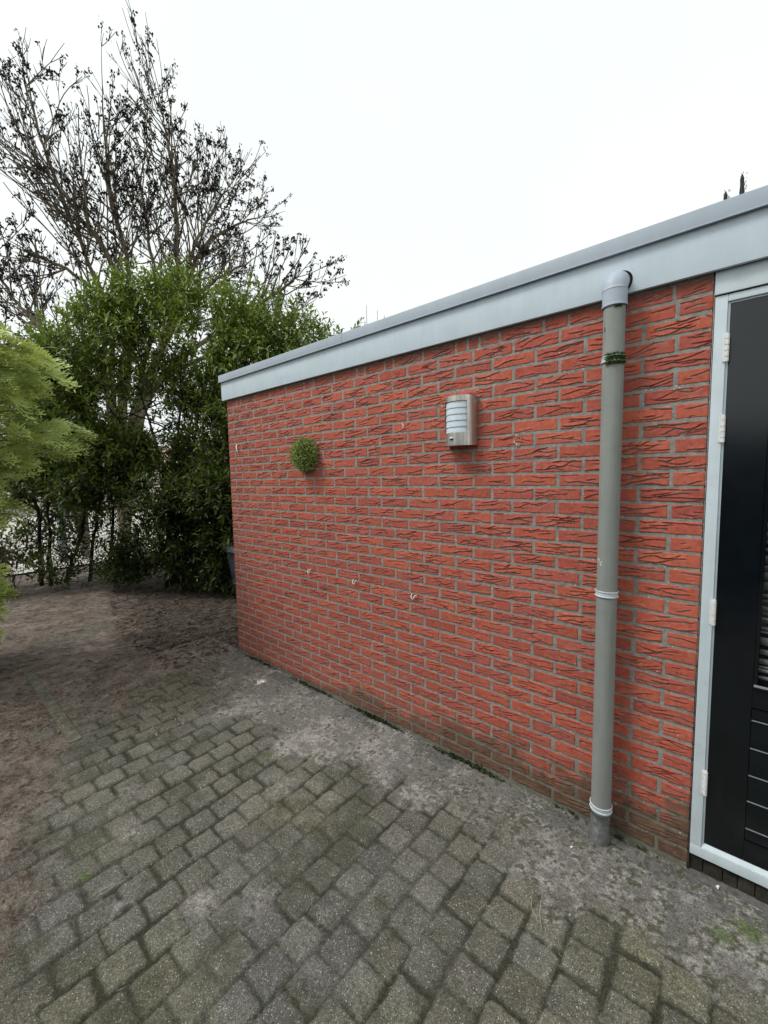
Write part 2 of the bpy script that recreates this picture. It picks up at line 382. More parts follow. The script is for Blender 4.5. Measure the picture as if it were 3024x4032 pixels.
    soil = lerp(np.broadcast_to(np.array([.088, .068, .054]), X.shape + (3,)), np.array([.165, .132, .106]), sstep(-.4, .6, vnoise(X, Y, 11, 71, 4)))
    grn = sstep(.0, .5, vnoise(X, Y, 1.5, 73, 3) + .3 * n2 - .12); soil = lerp(soil, np.array([.088, .088, .068]), grn * .75)
    soil = lerp(soil, np.array([.022, .016, .012]), sstep(.08, .42, n3 * .8 + n2 * .55) * .88)
    C = lerp(C, soil, so_ * np.where(X > .3, .80, .93))
    H = H * (1 - .8 * so_) + so_ * (.004 + .006 * n3 + .008 * n2 + .010 * n1)
    speck = speck * (1 - so_)
    # patches of bright green moss
    for (cx, cy, r) in ((1.37, -1.63, .035), (1.31, -.70, .035), (2.72, -.10, .03), (3.49, -.14, .07), (3.42, -.22, .05)):
        d = np.sqrt((X - cx) ** 2 + (Y - cy) ** 2); mk = sstep(r, r * .3, d + n2 * .02 + n3 * .012)
        C = lerp(C, np.array([.060, .085, .022]), mk * .75)
    d = np.sqrt((X - .489) ** 2 + (Y + .216) ** 2); mk = sstep(.05, .02, d + n3 * .03 + n2 * .02); C = lerp(C, np.array([.6, .58, .52]), mk)
    return H, np.clip(C * np.array([1.50, 1.52, 1.60]), 0, 1), speck
def yard():
    xs = np.concatenate([np.arange(-.9, 1.0, .0105), np.arange(1.0, 4.6, .0068)])
    ys = np.concatenate([np.arange(-2.55, -.0, .0072), [0.0, .012]])
    X, Y = np.meshgrid(xs, ys, indexing='ij')
    H, C, S = pav_fields(X, Y)
    H = H - sstep(-.75, -.9, X) * .02 - sstep(-2.4, -2.55, Y) * .02
    b = MB(); b.grid(np.stack([X, Y, H], -1).reshape(-1, 3), len(xs), len(ys))
    o = mesh_np('paving', b.V[0], b.F4[0], M['ground'], cols=C.reshape(-1, 3), attrs={'speck': S.ravel()})
    tag(o, kind='structure')
    # soil: fine near, coarse far, reaches the horizon
    def axis(lo, hi, f0, f1, step):
        a = list(np.arange(f0, f1, step)); s = step; x = f0
        L = []
        while x > lo: s *= 1.35; x -= s; L.append(x)
        s = step; x = a[-1]; Rr = []
        while x < hi: s *= 1.35; x += s; Rr.append(x)
        return np.array(L[::-1] + a + Rr)
    xs = axis(-260, 260, -6.2, -.2, .026); ys = axis(-260, 260, -2.6, 2.0, .026)
    X, Y = np.meshgrid(xs, ys, indexing='ij')
    H, C, S = pav_fields(X, Y)
    near = ((X > -6.4) & (X < .2) & (Y > -3) & (Y < 2.5)).astype(float)
    H = H * near + near * vnoise(X, Y, 2.5, 91, 3) * .012
    # ground colour is darker under the shrubs
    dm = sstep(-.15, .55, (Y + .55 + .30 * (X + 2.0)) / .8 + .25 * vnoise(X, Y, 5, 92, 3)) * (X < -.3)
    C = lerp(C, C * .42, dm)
    # sink below the paving sheet and under the building
    inp = ((X > -.82) & (X < 4.52) & (Y > -2.47)).astype(float); H = H - inp * .045
    H = H - (1 - near) * .03 * (1 - inp)
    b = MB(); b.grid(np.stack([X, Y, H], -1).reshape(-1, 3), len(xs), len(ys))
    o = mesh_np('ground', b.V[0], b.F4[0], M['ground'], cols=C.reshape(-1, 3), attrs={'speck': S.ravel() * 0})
    tag(o, kind='structure')
    # pale street beyond the hedge
    b = MB()
    n = 40; xx = np.linspace(-60, -6.6, n); yy = np.linspace(-60, 70, n); X, Y = np.meshgrid(xx, yy, indexing='ij')
    b.grid(np.stack([X, Y, 0 * X + .006], -1).reshape(-1, 3), n, n)
    tag(b.build('street', M['street']), kind='structure')
    # concrete strip along the foot of the wall
    b = MB(); x = -.16
    r = random.Random(4)
    while x < 4.7:
        L = .30 + r.uniform(-.01, .01); dz = r.uniform(-.002, .002)
        b.box(x, x + L - .006, -.118 + r.uniform(-.004, .004), -.022, -.05, .0012 + dz, .004); x += L
    b.box(3.30, 4.6, -.0205, .045, -.05, .003, .004)
    tag(b.build('concrete_strip', m_plain('dull_concrete', (.120, .117, .110), .9, .2, .45, 45, .8, .004, 160, dirt=(.05, .05, .032), dirt_amt=1.0)), kind='structure')
    b = MB(); x = -1.75
    while x < -.1:
        b.box(x, x + .49, -1.437 - .02 * 0, -1.365, -.08, .009 + r.uniform(-.003, .002), .006); x += .50
    tag(b.build('garden_kerb', m_plain('mossy_kerb_concrete', (.155, .15, .115), .9, .2, .45, 16, .8, .004, 140, dirt=(.07, .05, .038), dirt_amt=1.0),), kind='structure')
yard()

# ------------------------------------------------------------------ the brick outbuilding
shed = empty('brick_outbuilding', (1.6, 2.0, 0), 'low red brick outbuilding with pale grey fascia, flat roof and black door', 'outbuilding')
def part(o):  # parent keeping world position
    o.parent = shed; o.matrix_parent_inverse = Matrix.Translation((-1.6, -2.0, 0)); return o
Z0, CP, P = 2.31, .0653688, .22
def brick_mesh():
    Vs = []; Fs = []; Cs = []; n0 = 0
    r = np.random.default_rng(21)
    reds = np.array([[.47, .110, .072], [.49, .116, .074], [.43, .104, .074], [.51, .126, .078], [.45, .116, .084]])
    def one(x0, x1, z0, z1, nx, nz, face='front', dirty=0.0, seed=0):
        nonlocal n0
        rr = np.random.default_rng(seed)
        L = x1 - x0; Hh = z1 - z0
        # bunch samples near edges
        def ax(n, Ln): t = np.linspace(0, 1, n); t = t + .0 * t; return t * Ln
        U, Vv = np.meshgrid(ax(nx, L), ax(nz, Hh), indexing='ij')
        e = np.minimum(np.minimum(U, L - U), np.minimum(Vv, Hh - Vv))
        ox, oy = rr.uniform(0, 90, 2)
        out = -.0062 * (1 - sstep(-.0006, .0026, e + .0006 * vnoise(U + ox, Vv + oy, 120, 3, 2))) + vnoise(U + ox, Vv + oy, 55, 1, 3) * .0011
        crease = np.zeros_like(U)
        K = max(2, int(rr.integers(2, 7) * min(1, L / .17) + .5))
        for k in range(K):
            ln = rr.uniform(.25, .95) * L; xc = rr.uniform(.15, .85) * L
            a = xc - ln / 2; bb = xc + ln / 2
            zc = Hh * ((k + rr.uniform(.15, .95)) / K); sl = rr.uniform(-.10, .22); A = rr.uniform(.0010, .0065) * (1 if rr.random() < .75 else 1.6); wl = rr.uniform(.085, .26)
            cz = zc + sl * (U - xc) + A * np.sin(2 * np.pi * (U / wl + rr.uniform(0, 1))) + .0016 * vnoise(U + ox, U * 0 + k * 7.7, 45, 4, 3) * 1.6
            fade = sstep(a, a + .02, U) * sstep(bb, bb - .02, U)
            d = Vv - cz
            dep = rr.uniform(.6, 1.25)
            out += dep * fade * .0030 * np.where(d > 0, np.exp(-d / .007), 0)
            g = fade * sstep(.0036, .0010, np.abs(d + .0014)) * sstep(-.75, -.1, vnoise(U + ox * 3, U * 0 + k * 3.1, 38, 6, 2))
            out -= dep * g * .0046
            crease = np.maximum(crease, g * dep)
        C = reds[rr.integers(0, 5)] * rr.uniform(.90, 1.08)
        C = np.broadcast_to(C, U.shape + (3,)).copy()
        C = C * (1 + .12 * vnoise(U + ox, Vv + oy, 25, 2, 3))[..., None]
        C = lerp(C, np.array([.075, .022, .017]), np.clip(crease, 0, 1) * .82)  # crease colour darkened: a little dirt, mostly shade of the folds painted in
        zz = z0 + Vv; xx = x0 + U
        if face == 'front':
            low = np.interp(xx, [0, .9, 1.6, 2.4, 3.3], [.04, .05, .15, .23, .24])
            dm = sstep(1.35, .55, zz / low + vnoise(xx, zz, 7, 5, 3) * .5 + .3 * vnoise(xx, zz, 40, 6, 2)) * .93
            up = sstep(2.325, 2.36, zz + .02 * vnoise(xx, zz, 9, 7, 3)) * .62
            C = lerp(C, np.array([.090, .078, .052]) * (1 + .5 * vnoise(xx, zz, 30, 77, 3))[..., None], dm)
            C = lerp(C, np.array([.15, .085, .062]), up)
            # dull grime drifting up from the soil and down the corner
            g2 = sstep(.65, .05, zz + .25 * vnoise(xx, zz, 3, 8, 3)) * .38 * sstep(3.4, .8, xx) + sstep(.28, -.2, xx) * .25
            C = lerp(C, np.array([.26, .105, .080]), np.clip(g2, 0, .5))
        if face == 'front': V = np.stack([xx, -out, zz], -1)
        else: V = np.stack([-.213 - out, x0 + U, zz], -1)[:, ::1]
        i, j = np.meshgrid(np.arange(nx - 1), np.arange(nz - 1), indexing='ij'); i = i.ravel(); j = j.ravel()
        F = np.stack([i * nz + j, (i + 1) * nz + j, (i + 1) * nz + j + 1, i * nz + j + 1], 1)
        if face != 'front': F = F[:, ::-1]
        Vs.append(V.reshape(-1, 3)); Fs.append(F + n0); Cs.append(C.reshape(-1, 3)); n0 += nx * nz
    g = .0052
    sd_ = 1000
    for k in range(0, 37):
        zt = Z0 + CP - CP * k - g + .0005; zb = zt - CP + 2 * g
        # row k lies between joints J(k-1) and J(k)
        if zb < -.03: break
        even = (k % 2 == 0)
        xs = []
        x = -.213
        if k == 0:
            r0 = random.Random(9); cuts = [-.213]
            while x < 3.05:
                x += r0.choice([.22, .22, .22, .17, .07, .11]); cuts.append(x)
            cuts.append(3.2985)
            xs = cuts
        else:
            if even: xs = [-.213] + [i * P for i in range(0, 15)] + [3.2985]
            else: xs = [-.213] + [(i + .5) * P for i in range(-1, 15)] + [3.2985]
        for i in range(len(xs) - 1):
            a, b_ = xs[i], xs[i + 1]
            sd_ += 1
            q = random.Random(sd_)
            ja = (0.0 if i == 0 else .0050) + q.uniform(-.002, .002) * (i > 0); jb = (.0 if i == len(xs) - 2 else .0050) + q.uniform(-.002, .002)
            dz0 = q.uniform(-.0012, .0012)
            L = b_ - a
            if L < .03: continue
            dist = math.hypot((a + b_) / 2 - 3.4, 2.0)
            st = .0042 if dist < 2.6 else .0055
            nx = max(8, int(L / st)); nz = 24 if dist < 3.2 else 18
            one(a + ja, b_ - jb, zb + dz0 + q.uniform(-.0008, .0008), zt + dz0 + q.uniform(-.001, .001), nx, nz, 'front', 0, sd_)
        # side face (headers and stretchers going back)
        y = .0
        i = 0
        while y < 4.0:
            L = .11 if (not even and i == 0) else .22
            if even and i == 0: L = .165
            sd_ += 1
            one(y + .005, y + L - .005, zb, zt, max(6, int(L / .02)), 5, 'side', 0, sd_); y += L; i += 1
    return np.concatenate(Vs), np.concatenate(Fs), np.concatenate(Cs)
def build_wall():
    V, F, C = brick_mesh(); nb = len(V)
    # mortar sheet, slightly recessed
    xs = np.arange(-.205, 3.302, .009); zs = np.arange(-.03, 2.39, .008)
    X, Zz = np.meshgrid(xs, zs, indexing='ij')
    Y = .0022 + vnoise(X, Zz, 70, 12, 3) * .0016 + vnoise(X, Zz, 14, 13, 2) * .0010
    low = np.interp(X, [0, .9, 1.6, 2.4, 3.3], [.05, .08, .16, .24, .30])
    dm = sstep(1.3, .5, Zz / low + vnoise(X, Zz, 7, 5, 3) * .5)
    MC = lerp(np.ones(X.shape + (3,)) * 1.0, np.array([.42, .40, .28]), dm * .85)
    i, j = np.meshgrid(np.arange(len(xs) - 1), np.arange(len(zs) - 1), indexing='ij'); i = i.ravel(); j = j.ravel(); nz = len(zs)
    F2 = np.stack([i * nz + j, (i + 1) * nz + j, (i + 1) * nz + j + 1, i * nz + j + 1], 1) + nb
    V2 = np.stack([X, Y, Zz], -1).reshape(-1, 3)
    n2 = nb + len(V2)
    # side mortar, back and the rest of the box
    b = MB()
    b.box(-.2085, -.2075 + .002, .003, 4.05, -.05, 2.40)
    b.box(3.70 + .62, 5.2, .002, .10, -.05, 2.42)
    b.box(-.205, 5.2, 3.95, 4.05, -.05, 2.42)
    b.box(5.12, 5.2, .10, 3.95, -.05, 2.42)
    b.box(3.2990, 3.3015, .0045, .10, -.05, 2.40)
    b.box(-.2055, 3.293, .012, .10, -.05, 2.40)
    V3 = np.concatenate(b.V); F3 = np.concatenate(b.F4) + n2
    cols = np.vstack([C, MC.reshape(-1, 3), np.ones((len(V3), 3))])
    midx = np.concatenate([np.zeros(len(F)), np.ones(len(F2) + len(F3))])
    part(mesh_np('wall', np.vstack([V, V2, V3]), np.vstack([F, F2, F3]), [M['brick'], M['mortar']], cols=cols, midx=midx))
build_wall()
# roof slab, fascia, trim
b = MB(); b.box(-.20, 5.2, .03, 4.05, 2.42, 2.54); part(b.build('roof', m_plain('bitumen_felt', (.05, .05, .05), .9, .2), smooth=False))
b = MB(); b.box(-.243, 5.25, -.030, -.012, 2.378, 2.540, .0015); b.box(-.243, -.225, -.010, 4.1, 2.378, 2.540, .0015)
fas = part(autosmooth(b.build('fascia', M['fascia'])))
b = MB()
for x0, x1 in ((-.258, 1.3705), (1.373, 5.27)): b.box(x0, x1, -.046, -.004, 2.541, 2.600, .002)
b.box(-.258, 5.27, -.0435, .02, 2.5995, 2.6035, .001)
for x0, x1 in ((-.258, 1.3705), (1.373, 5.27)): b.box(x0, x1, -.049, -.0445, 2.5385, 2.5435, .001)
b.box(-.258, -.216, .0, 4.1, 2.541, 2.600, .002)
tr = part(autosmooth(b.build('roof_trim', M['trim'])))
b = MB()   # flat dark ring for the shade in the opening round the pipe elbow
th = np.linspace(0, 2 * np.pi, 49); rr_ = .0525 + .002 * np.sin(3 * th)
ring = []
for t_, q in zip(th, rr_): ring += [(2.985 + .040 * math.cos(t_), -.0315, 2.4235 + .040 * math.sin(t_)), (2.987 + q * math.cos(t_), -.0315, 2.4235 + q * math.sin(t_))]
b.grid(ring, 49, 2); part(b.build('pipe_opening_shade', M['dark'], smooth=False))

# door frame
b = MB()
b.box(3.3035, 3.3400, .004, .075, .088, 2.2925, .002)          # stile
b.box(3.3405, 4.34, .004, .075, 2.2680, 2.2925, .002)           # head
b.box(3.3040, 4.34, .003, .075, .080, .1215, .002)              # cill
b.box(4.262, 4.30, .004, .075, .122, 2.267, .002)
fr = part(autosmooth(b.build('door_frame', M['frame'])))
b = MB()
V = [(3.341, .0045, .1225), (4.26, .0045, .1225), (4.26, .0170, .1395), (3.341, .0170, .1395)]
b.grid([V[0], V[3], V[1], V[2]], 2, 2)
b.box(3.3405, 3.3480, .0130, .060, .1225, 2.2675, .001)
b.box(3.3485, 4.26, .0130, .060, 2.2610, 2.2675, .001)
o = autosmooth(b.build('weather_strip', M['frame'])); o.parent = fr
b = MB(); b.box(3.3015, 4.36, -.0035, .060, 2.2975, 2.379, .0015); part(autosmooth(b.build('transom_board', M['frame'])))
b = MB(); b.box(3.301, 4.36, .006, .06, 2.2928, 2.2974); part(b.build('head_gap', M['dark'], smooth=False))
b = MB(); b.box(3.301, 4.6, .030, .09, -.05, .079); part(b.build('threshold_gap', M['mossdark'], smooth=False))
# stones under the threshold
b = MB(); q = random.Random(3); x = 3.297
while x < 4.5:
    L = q.uniform(.045, .075); b.box(x, x + L - .002, .016 + q.uniform(0, .006), .06, -.03, .070 + q.uniform(-.008, .004), .006); x += L
part(autosmooth(b.build('threshold_stones', m_plain('grimy_brick_on_edge', (.040, .036, .027), .95, .2, .6, 22, .8, .005, 120))))
# door leaf
door = None
b = MB()
def leaf_front():
    b.box(3.3490, 3.4680, .0150, .052, .1405, 2.2600, .0012)     # left stile
    b.box(4.140, 4.258, .0150, .052, .1405, 2.2600, .0012)
    b.box(3.4685, 4.1395, .0150, .052, 2.145, 2.2600, .0012)
    b.box(3.4685, 4.1395, .0150, .052, .762, .8350, .0012)
    b.box(3.4685, 4.1395, .0150, .052, .1405, .2250, .0012)
    zs_ = [.2255, .276, .388, .493, .602, .713, .7615]
    for z0, z1 in zip(zs_[:-1], zs_[1:]): b.box(3.4690, 4.1390, .0185, .048, z0 + .002, z1 - .004, .0035)
    b.box(3.4690, 4.1390, .0265, .046, .2255, .7615)
leaf_front()
door = part(autosmooth(b.build('door', M['doorpaint'])))
b = MB()
for z0, z1 in ((.8352, .850), (2.130, 2.1448)): b.box(3.4690, 4.1390, .0125, .030, z0, z1, .002)
for x0, x1 in ((3.4690, 3.4800), (4.128, 4.1390)): b.box(x0, x1, .0125, .030, .8503, 2.1298, .002)
o = autosmooth(b.build('glazing_bead', M['doorpaint'])); o.parent = door; o.matrix_parent_inverse = Matrix()
b = MB(); b.box(3.4700, 4.1380, -.0015 + .008, .0122, .8455, .8535, .001); o = b.build('drip_bar', m_plain('worn_grey_bar', (.25, .28, .31), .5, .4, .2, 30)); o.parent = door
b = MB(); b.box(3.4795, 4.1285, .0230, .0270, .8500, 2.1300); o = b.build('window_pane', M['glass'], smooth=False); o.parent = door
b = MB(); q = random.Random(8); z = .87
while z < 2.12:
    t_ = q.choice([.008, .012, .012, .02, .03]); b.box(3.482, 4.126, .036 + q.uniform(0, .004), .041, z, z + t_); z += t_ + q.choice([.004, .007, .010, .016])
o = b.build('blind', M['blind'], smooth=False); o.parent = door
b = MB()  # pale strips along the board edges, a highlight painted in
for zz in (.2745, .386, .491, .600, .711): b.box(3.4700, 4.138, .0140, .0195, zz - .0013, zz + .0013)
o = b.build('panel_edge_highlight', m_plain('board_edge_highlight', (.20, .23, .25), .5, .4, .2, 30), smooth=False); o.parent = door
b = MB(); b.box(4.17, 4.19, -.035, .012, 1.02, 1.14, .004); b.tube([(4.18, -.035, 1.09), (4.18, -.045, 1.09), (4.08, -.045, 1.09)], .009, 10)
o = b.build('door_handle', M['steel']); o.parent = door
for zc in (2.101, 1.807, 1.106, .405):
    b = MB(); q = random.Random(int(zc * 100))
    z = zc - .050
    for k in range(5):
        h = [.018, .022, .020, .022, .018][k]; b.tube([(3.3435, -.0005, z + .0012), (3.3435, -.0005, z + .0016), (3.3435, -.0005, z + h - .0016), (3.3435, -.0005, z + h - .0012)], [.0068, .0072, .0072, .0068], 14); z += h
    b.tube([(3.3435, -.0005, zc - .052), (3.3435, -.0005, zc + .054)], .0040, 10)
    b.box(3.331, 3.3435, .0015, .0040, zc - .048, zc + .048)
    o = autosmooth(b.build('hinge', M['hinge']), 30); o.parent = door

# ------------------------------------------------------------------ downpipe
PX, PY = 2.986, -.073
pipe = empty('downpipe', (PX, PY, 0), 'grey plastic rainwater downpipe clipped to the brick wall left of the black door', 'downpipe')
def ppart(o): o.parent = pipe; o.matrix_parent_inverse = Matrix.Translation((-PX, -PY, 0)); return o
b = MB(); b.tube([(PX, PY, z) for z in (.145, .5, 1, 1.5, 2, 2.35)], .0400, 40, False); ppart(b.build('pipe', M['pipe']))
b = MB()
prof = [(-.03, .0385), (.0, .040), (.02, .0405), (.05, .0385), (.10, .0385), (.152, .0385), (.153, .041), (.158, .041)]
b.tube([(PX - .004 * (1 - z / .158), PY, z) for z, r_ in prof], [r_ for z, r_ in prof], 36, False)
th = np.linspace(0, 2 * np.pi, 37)
ppart(b.build('foot_piece', M['pipe_old']))
b = MB(); P_ = [(PX, PY, 2.318), (PX, PY, 2.3185), (PX, PY, 2.325), (PX, PY, 2.327), (PX, PY, 2.382), (PX, PY, 2.3822), (PX, PY, 2.3845), (PX, PY, 2.3847)]
Rr = [.0440, .0468, .0468, .0452, .0452, .0464, .0464, .0450]
for t_ in np.linspace(0, 1, 12)[1:]:
    a = t_ * math.pi / 2; P_.append((PX, -.032 - .041 * math.cos(a), 2.385 + .041 * math.sin(a))); Rr.append(.0450)
P_.append((PX, -.012, 2.426)); Rr.append(.0450)
b.tube(P_, Rr, 40, False); ppart(autosmooth(b.build('elbow', M['elbow']), 30))
for zc, tilt in ((2.112, .0), (1.140, .0), (.168, .0)):
    b = MB()
    b.tube([(PX, PY, zc - .011), (PX, PY, zc + .011)], .0428, 40, False)
    for dz in (-.0105, .0105):
        c_ = [(PX + .0432 * math.cos(t), PY + .0432 * math.sin(t), zc + dz) for t in np.linspace(0, 2 * math.pi, 41)]
        b.tube(c_, .0026, 8, False)
    b.box(PX - .006, PX + .006, PY + .040, .002, zc - .006, zc + .006)
    cl = ppart(b.build('pipe_clip', M['clip']))
    if zc > 2: cl['label'] = 'mossy upper pipe clip'
b = MB(); b.box(PX - .0275, PX - .0255, PY - .0325, PY - .0285, 2.222, 2.240); ppart(b.build('drill_slot', M['dark'], smooth=False))
# moss on the top clip and under the elbow
def clump(b, pts, n, s, rg):
    for _ in range(n):
        p = np.array(pts[rg.integers(len(pts))]) + rg.normal(0, s * .7, 3)
        d = rg.normal(0, 1, (3, 3)) * s
        b.add([p + d[0], p + d[1], p + d[2]], [(0, 1, 2)])
rg = np.random.default_rng(5)
b = MB()
pts = [(PX + .0445 * math.cos(a), PY + .0445 * math.sin(a), 2.112 + dz) for a in np.linspace(-2.0, -.2, 60) for dz in (-.020, -.015, -.006, 0, .006, .015)]
clump(b, pts, 1400, .0026, rg)
pts = [(PX + .0415 * math.cos(a), PY + .0415 * math.sin(a), 2.305 + dz) for a in np.linspace(-1.3, -.7, 30) for dz in (.006, .009)]
clump(b, pts, 160, .0022, rg)
ppart(b.build('moss', M['moss'], smooth=False))
# scratched white digits
b = MB()
def dig(strokes, a0, z0, sc):
    for s_ in strokes:
        P_ = []
        for (u, v) in s_:
            a = a0 + u * sc / .04; P_.append((PX + .0403 * math.cos(a), PY + .0403 * math.sin(a), z0 + v * sc))
        b.tube(P_, [.0006 + .0009 * random.random() for _ in P_], 6)
A0 = math.radians(-140)
dig([[(0, 0), (.02, 1), (.04, 2.0), (.1, 3.0)]], A0, 1.268, .0085)
dig([[(.0, 2.3), (.3, 2.7), (.6, 2.2), (.5, 1.4), (.3, .8), (.2, .1)]], A0 + .10, 1.266, .0085)
dig([[(.9, 2.2), (.5, 1.5), (.2, .8), (.3, .1), (.7, -.4), (1.0, .1), (.7, .7), (.4, .6)], [(.75, 1.5), (.9, 2.2)], [(1.2, 2.3), (1.0, 1.4)]], A0 + .30, 1.264, .0075)
ppart(b.build('paint_mark', M['white']))

# ------------------------------------------------------------------ wall lamp
LX, LZ0, LZ1, LW, LD = 2.250, 1.812, 2.070, .090, .095
lamp = empty('wall_lamp', (LX, 0, LZ0), 'curved stainless steel wall lamp with frosted slats and motion sensor, on brick wall', 'wall lamp')
def lpart(o): o.parent = lamp; o.matrix_parent_inverse = Matrix.Translation((-LX, 0, -LZ0)); return o
def lp(th, z, dr=0.0):
    return (LX + (LW + dr) * math.sin(th), -.004 - (LD + dr) * math.cos(th) ** .9 if math.cos(th) > 0 else -.004, z)
b = MB(); ths = np.radians(np.linspace(-90, 90, 49)); zs_ = np.linspace(LZ0, LZ1, 28)
o0, o1 = R(-54), R(46); zo0, zo1 = LZ0 + .066, LZ1 - .033
for dr, flip in ((0, False), (-.0018, True)):
    V = [lp(t, z, dr) for t in ths for z in zs_]; F = []
    for i in range(48):
        for j in range(27):
            tm = (ths[i] + ths[i + 1]) / 2; zm = (zs_[j] + zs_[j + 1]) / 2
            if o0 < tm < o1 and zo0 < zm < zo1: continue
            a = i * 28 + j; q = (a, a + 28, a + 29, a + 1); F.append(q[::-1] if flip else q)
    b.add(V, F)
body = lpart(b.build('lamp_body', M['steel']))
b = MB()
for z in (LZ0 + .0008, LZ1 - .0008):
    V = [(LX, -.004, z)] + [lp(t, z, -.001) for t in ths]; b.add(V, [(0, i + 1, i + 2) for i in range(48)])
b.box(LX - LW + .002, LX + LW - .002, -.006, .004, LZ0 + .003, LZ1 - .003)
lpart(b.build('back_plate', M['steel'], smooth=False))
for k in range(5):
    h = (zo1 - zo0 + .006) / 5; z0 = zo0 - .004 + k * h
    tt = np.linspace(o0 - .05, o1 + .05, 18); b = MB()
    V = [lp(t, z, d) for t in tt for z, d in ((z0 + h + .001, -.0052), (z0 + h * .5, -.0040), (z0 + .0030, -.0022), (z0 + .0004, -.0024), (z0 - .0002, -.0040))]
    b.grid(V, 18, 5); lpart(b.build('louvre_slat', M['frost']))
def dome(b, c, r, n=16, m=8, z0=-1, z1=1):
    V = []; 
    for i in range(n + 1):
        for j in range(m + 1):
            a = 2 * math.pi * i / n; s_ = math.asin(z0) + (math.asin(z1) - math.asin(z0)) * j / m
            V.append((c[0] + r * math.cos(s_) * math.cos(a), c[1] + r * math.cos(s_) * math.sin(a), c[2] + r * math.sin(s_)))
    b.grid(V, n + 1, m + 1)
sc_ = lp(R(-9), LZ0 + .036, .001)
b = MB(); dome(b, sc_, .0098, 20, 8, 0, .999); s_ = lpart(b.build('sensor', M['frost']))
b = MB(); dome(b, (sc_[0], sc_[1], sc_[2] - .0003), .0094, 20, 8, -.999, 0); o = b.build('sensor_lens', m_plain('dark_lens', (.05, .055, .06), .3, .5)); o.parent = s_

# ------------------------------------------------------------------ boxwood half ball

ball = empty('boxwood_ball', (.940, 0, 1.830), 'small round artificial boxwood ball fixed on the red brick wall', 'wall decoration')
rg = np.random.default_rng(9)
b = MB()
BR = .113
N = 3600
d = rg.normal(0, 1, (N * 3, 3)); d /= np.linalg.norm(d, axis=1)[:, None]; d = d[d[:, 1] < .12][:N]
for k in range(len(d)):
    n_ = d[k]; rad = BR * (.80 + .25 * rg.random()) * (1 + .06 * math.sin(7 * n_[0] + 3) * math.cos(6 * n_[2]))
    c = np.array([.940, -.022, 1.830]) + n_ * rad * np.array([1.06, .95, 1.06])
    ax = n_ + rg.normal(0, .7, 3); ax /= np.linalg.norm(ax)
    s1 = np.cross(ax, rg.normal(0, 1, 3)); s1 /= np.linalg.norm(s1)
    L = rg.uniform(.008, .014); W_ = L * .38
    up = np.cross(ax, s1) * L * .15
    b.add([c, c + ax * L * .5 + s1 * W_ + up, c + ax * L, c + ax * L * .5 - s1 * W_ + up], [(0, 1, 2, 3)], np.clip(rg.normal(.58, .30), 0, 1))
o = b.build('foliage', M['box'], attr='tint'); o.parent = ball; o.matrix_parent_inverse = Matrix.Translation((-.940, 0, -1.830))
b = MB(); V = []
dome(b, (.940, -.006, 1.830), .088, 24, 12, -.999, .999)
o = b.build('core', m_plain('dark_green_core', (.015, .025, .008), .95, .1)); o.parent = ball; o.matrix_parent_inverse = Matrix.Translation((-.940, 0, -1.830))

# ------------------------------------------------------------------ hooks and plugs on the wall
def hook(x, z, label, rot=0.0, s=1.2):
    b = MB()
    P_ = [(-.014, 0, .012), (-.016, -.006, .004), (-.013, -.010, -.007), (-.004, -.012, -.012), (.005, -.012, -.008), (.008, -.012, .003), (.012, -.010, .011), (.020, -.006, .012)]
    ca, sa = math.cos(rot), math.sin(rot)
    P_ = [(x + s * (p[0] * ca - p[2] * sa), p[1] * s, z + s * (p[0] * sa + p[2] * ca)) for p in P_]
    b.tube(P_, .0021 * s, 8); b.tube([(x, -.009, z - .002), (x, .006, z - .002)], .003, 8)
    tag(b.build('wall_hook', M['white']), label, 'hook', 'white cable hooks screwed into the brick wall')
hook(.908, .940, 'small white hook low on the brick wall, leftmost of the low row of three', .15)
hook(1.399, .931, 'small white hook low on the brick wall, middle one of the row of three')
hook(1.907, .915, 'small white hook low on the brick wall, rightmost of three, nearest the downpipe', -.05)
hook(1.843, 1.959, 'small white hook high on the brick wall, between the boxwood ball and the lamp', 1.3, .8)
b = MB(); b.tube([(-.062, -.004, 1.972), (-.060, -.010, 1.955), (-.054, -.012, 1.925), (-.046, -.008, 1.895), (-.045, -.006, 1.888)], [.004, .008, .0075, .004, .001], 8)
tag(b.build('broken_plug', M['white']), 'pointed white plastic sliver stuck on the brick wall near the far corner', 'wall plug')
b = MB()
rg = np.random.default_rng(12)
for k in range(26):
    a = rg.uniform(.5, 4.9); c = np.array([2.557 + .016 * math.cos(a), -.004, 1.822 + .022 * math.sin(a)]) + rg.normal(0, .0025, 3) * [1, .2, 1]
    v = rg.normal(0, .005, (4, 3)) * [1, .2, 1]; b.add(c + v, [(0, 1, 2), (0, 2, 3), (0, 1, 3), (1, 2, 3)])
tag(b.build('paint_splash', m_plain('cream_paint', (.55, .48, .38), .8, .2)), 'cream coloured curved paint splash on the bricks between lamp and downpipe', 'stain')

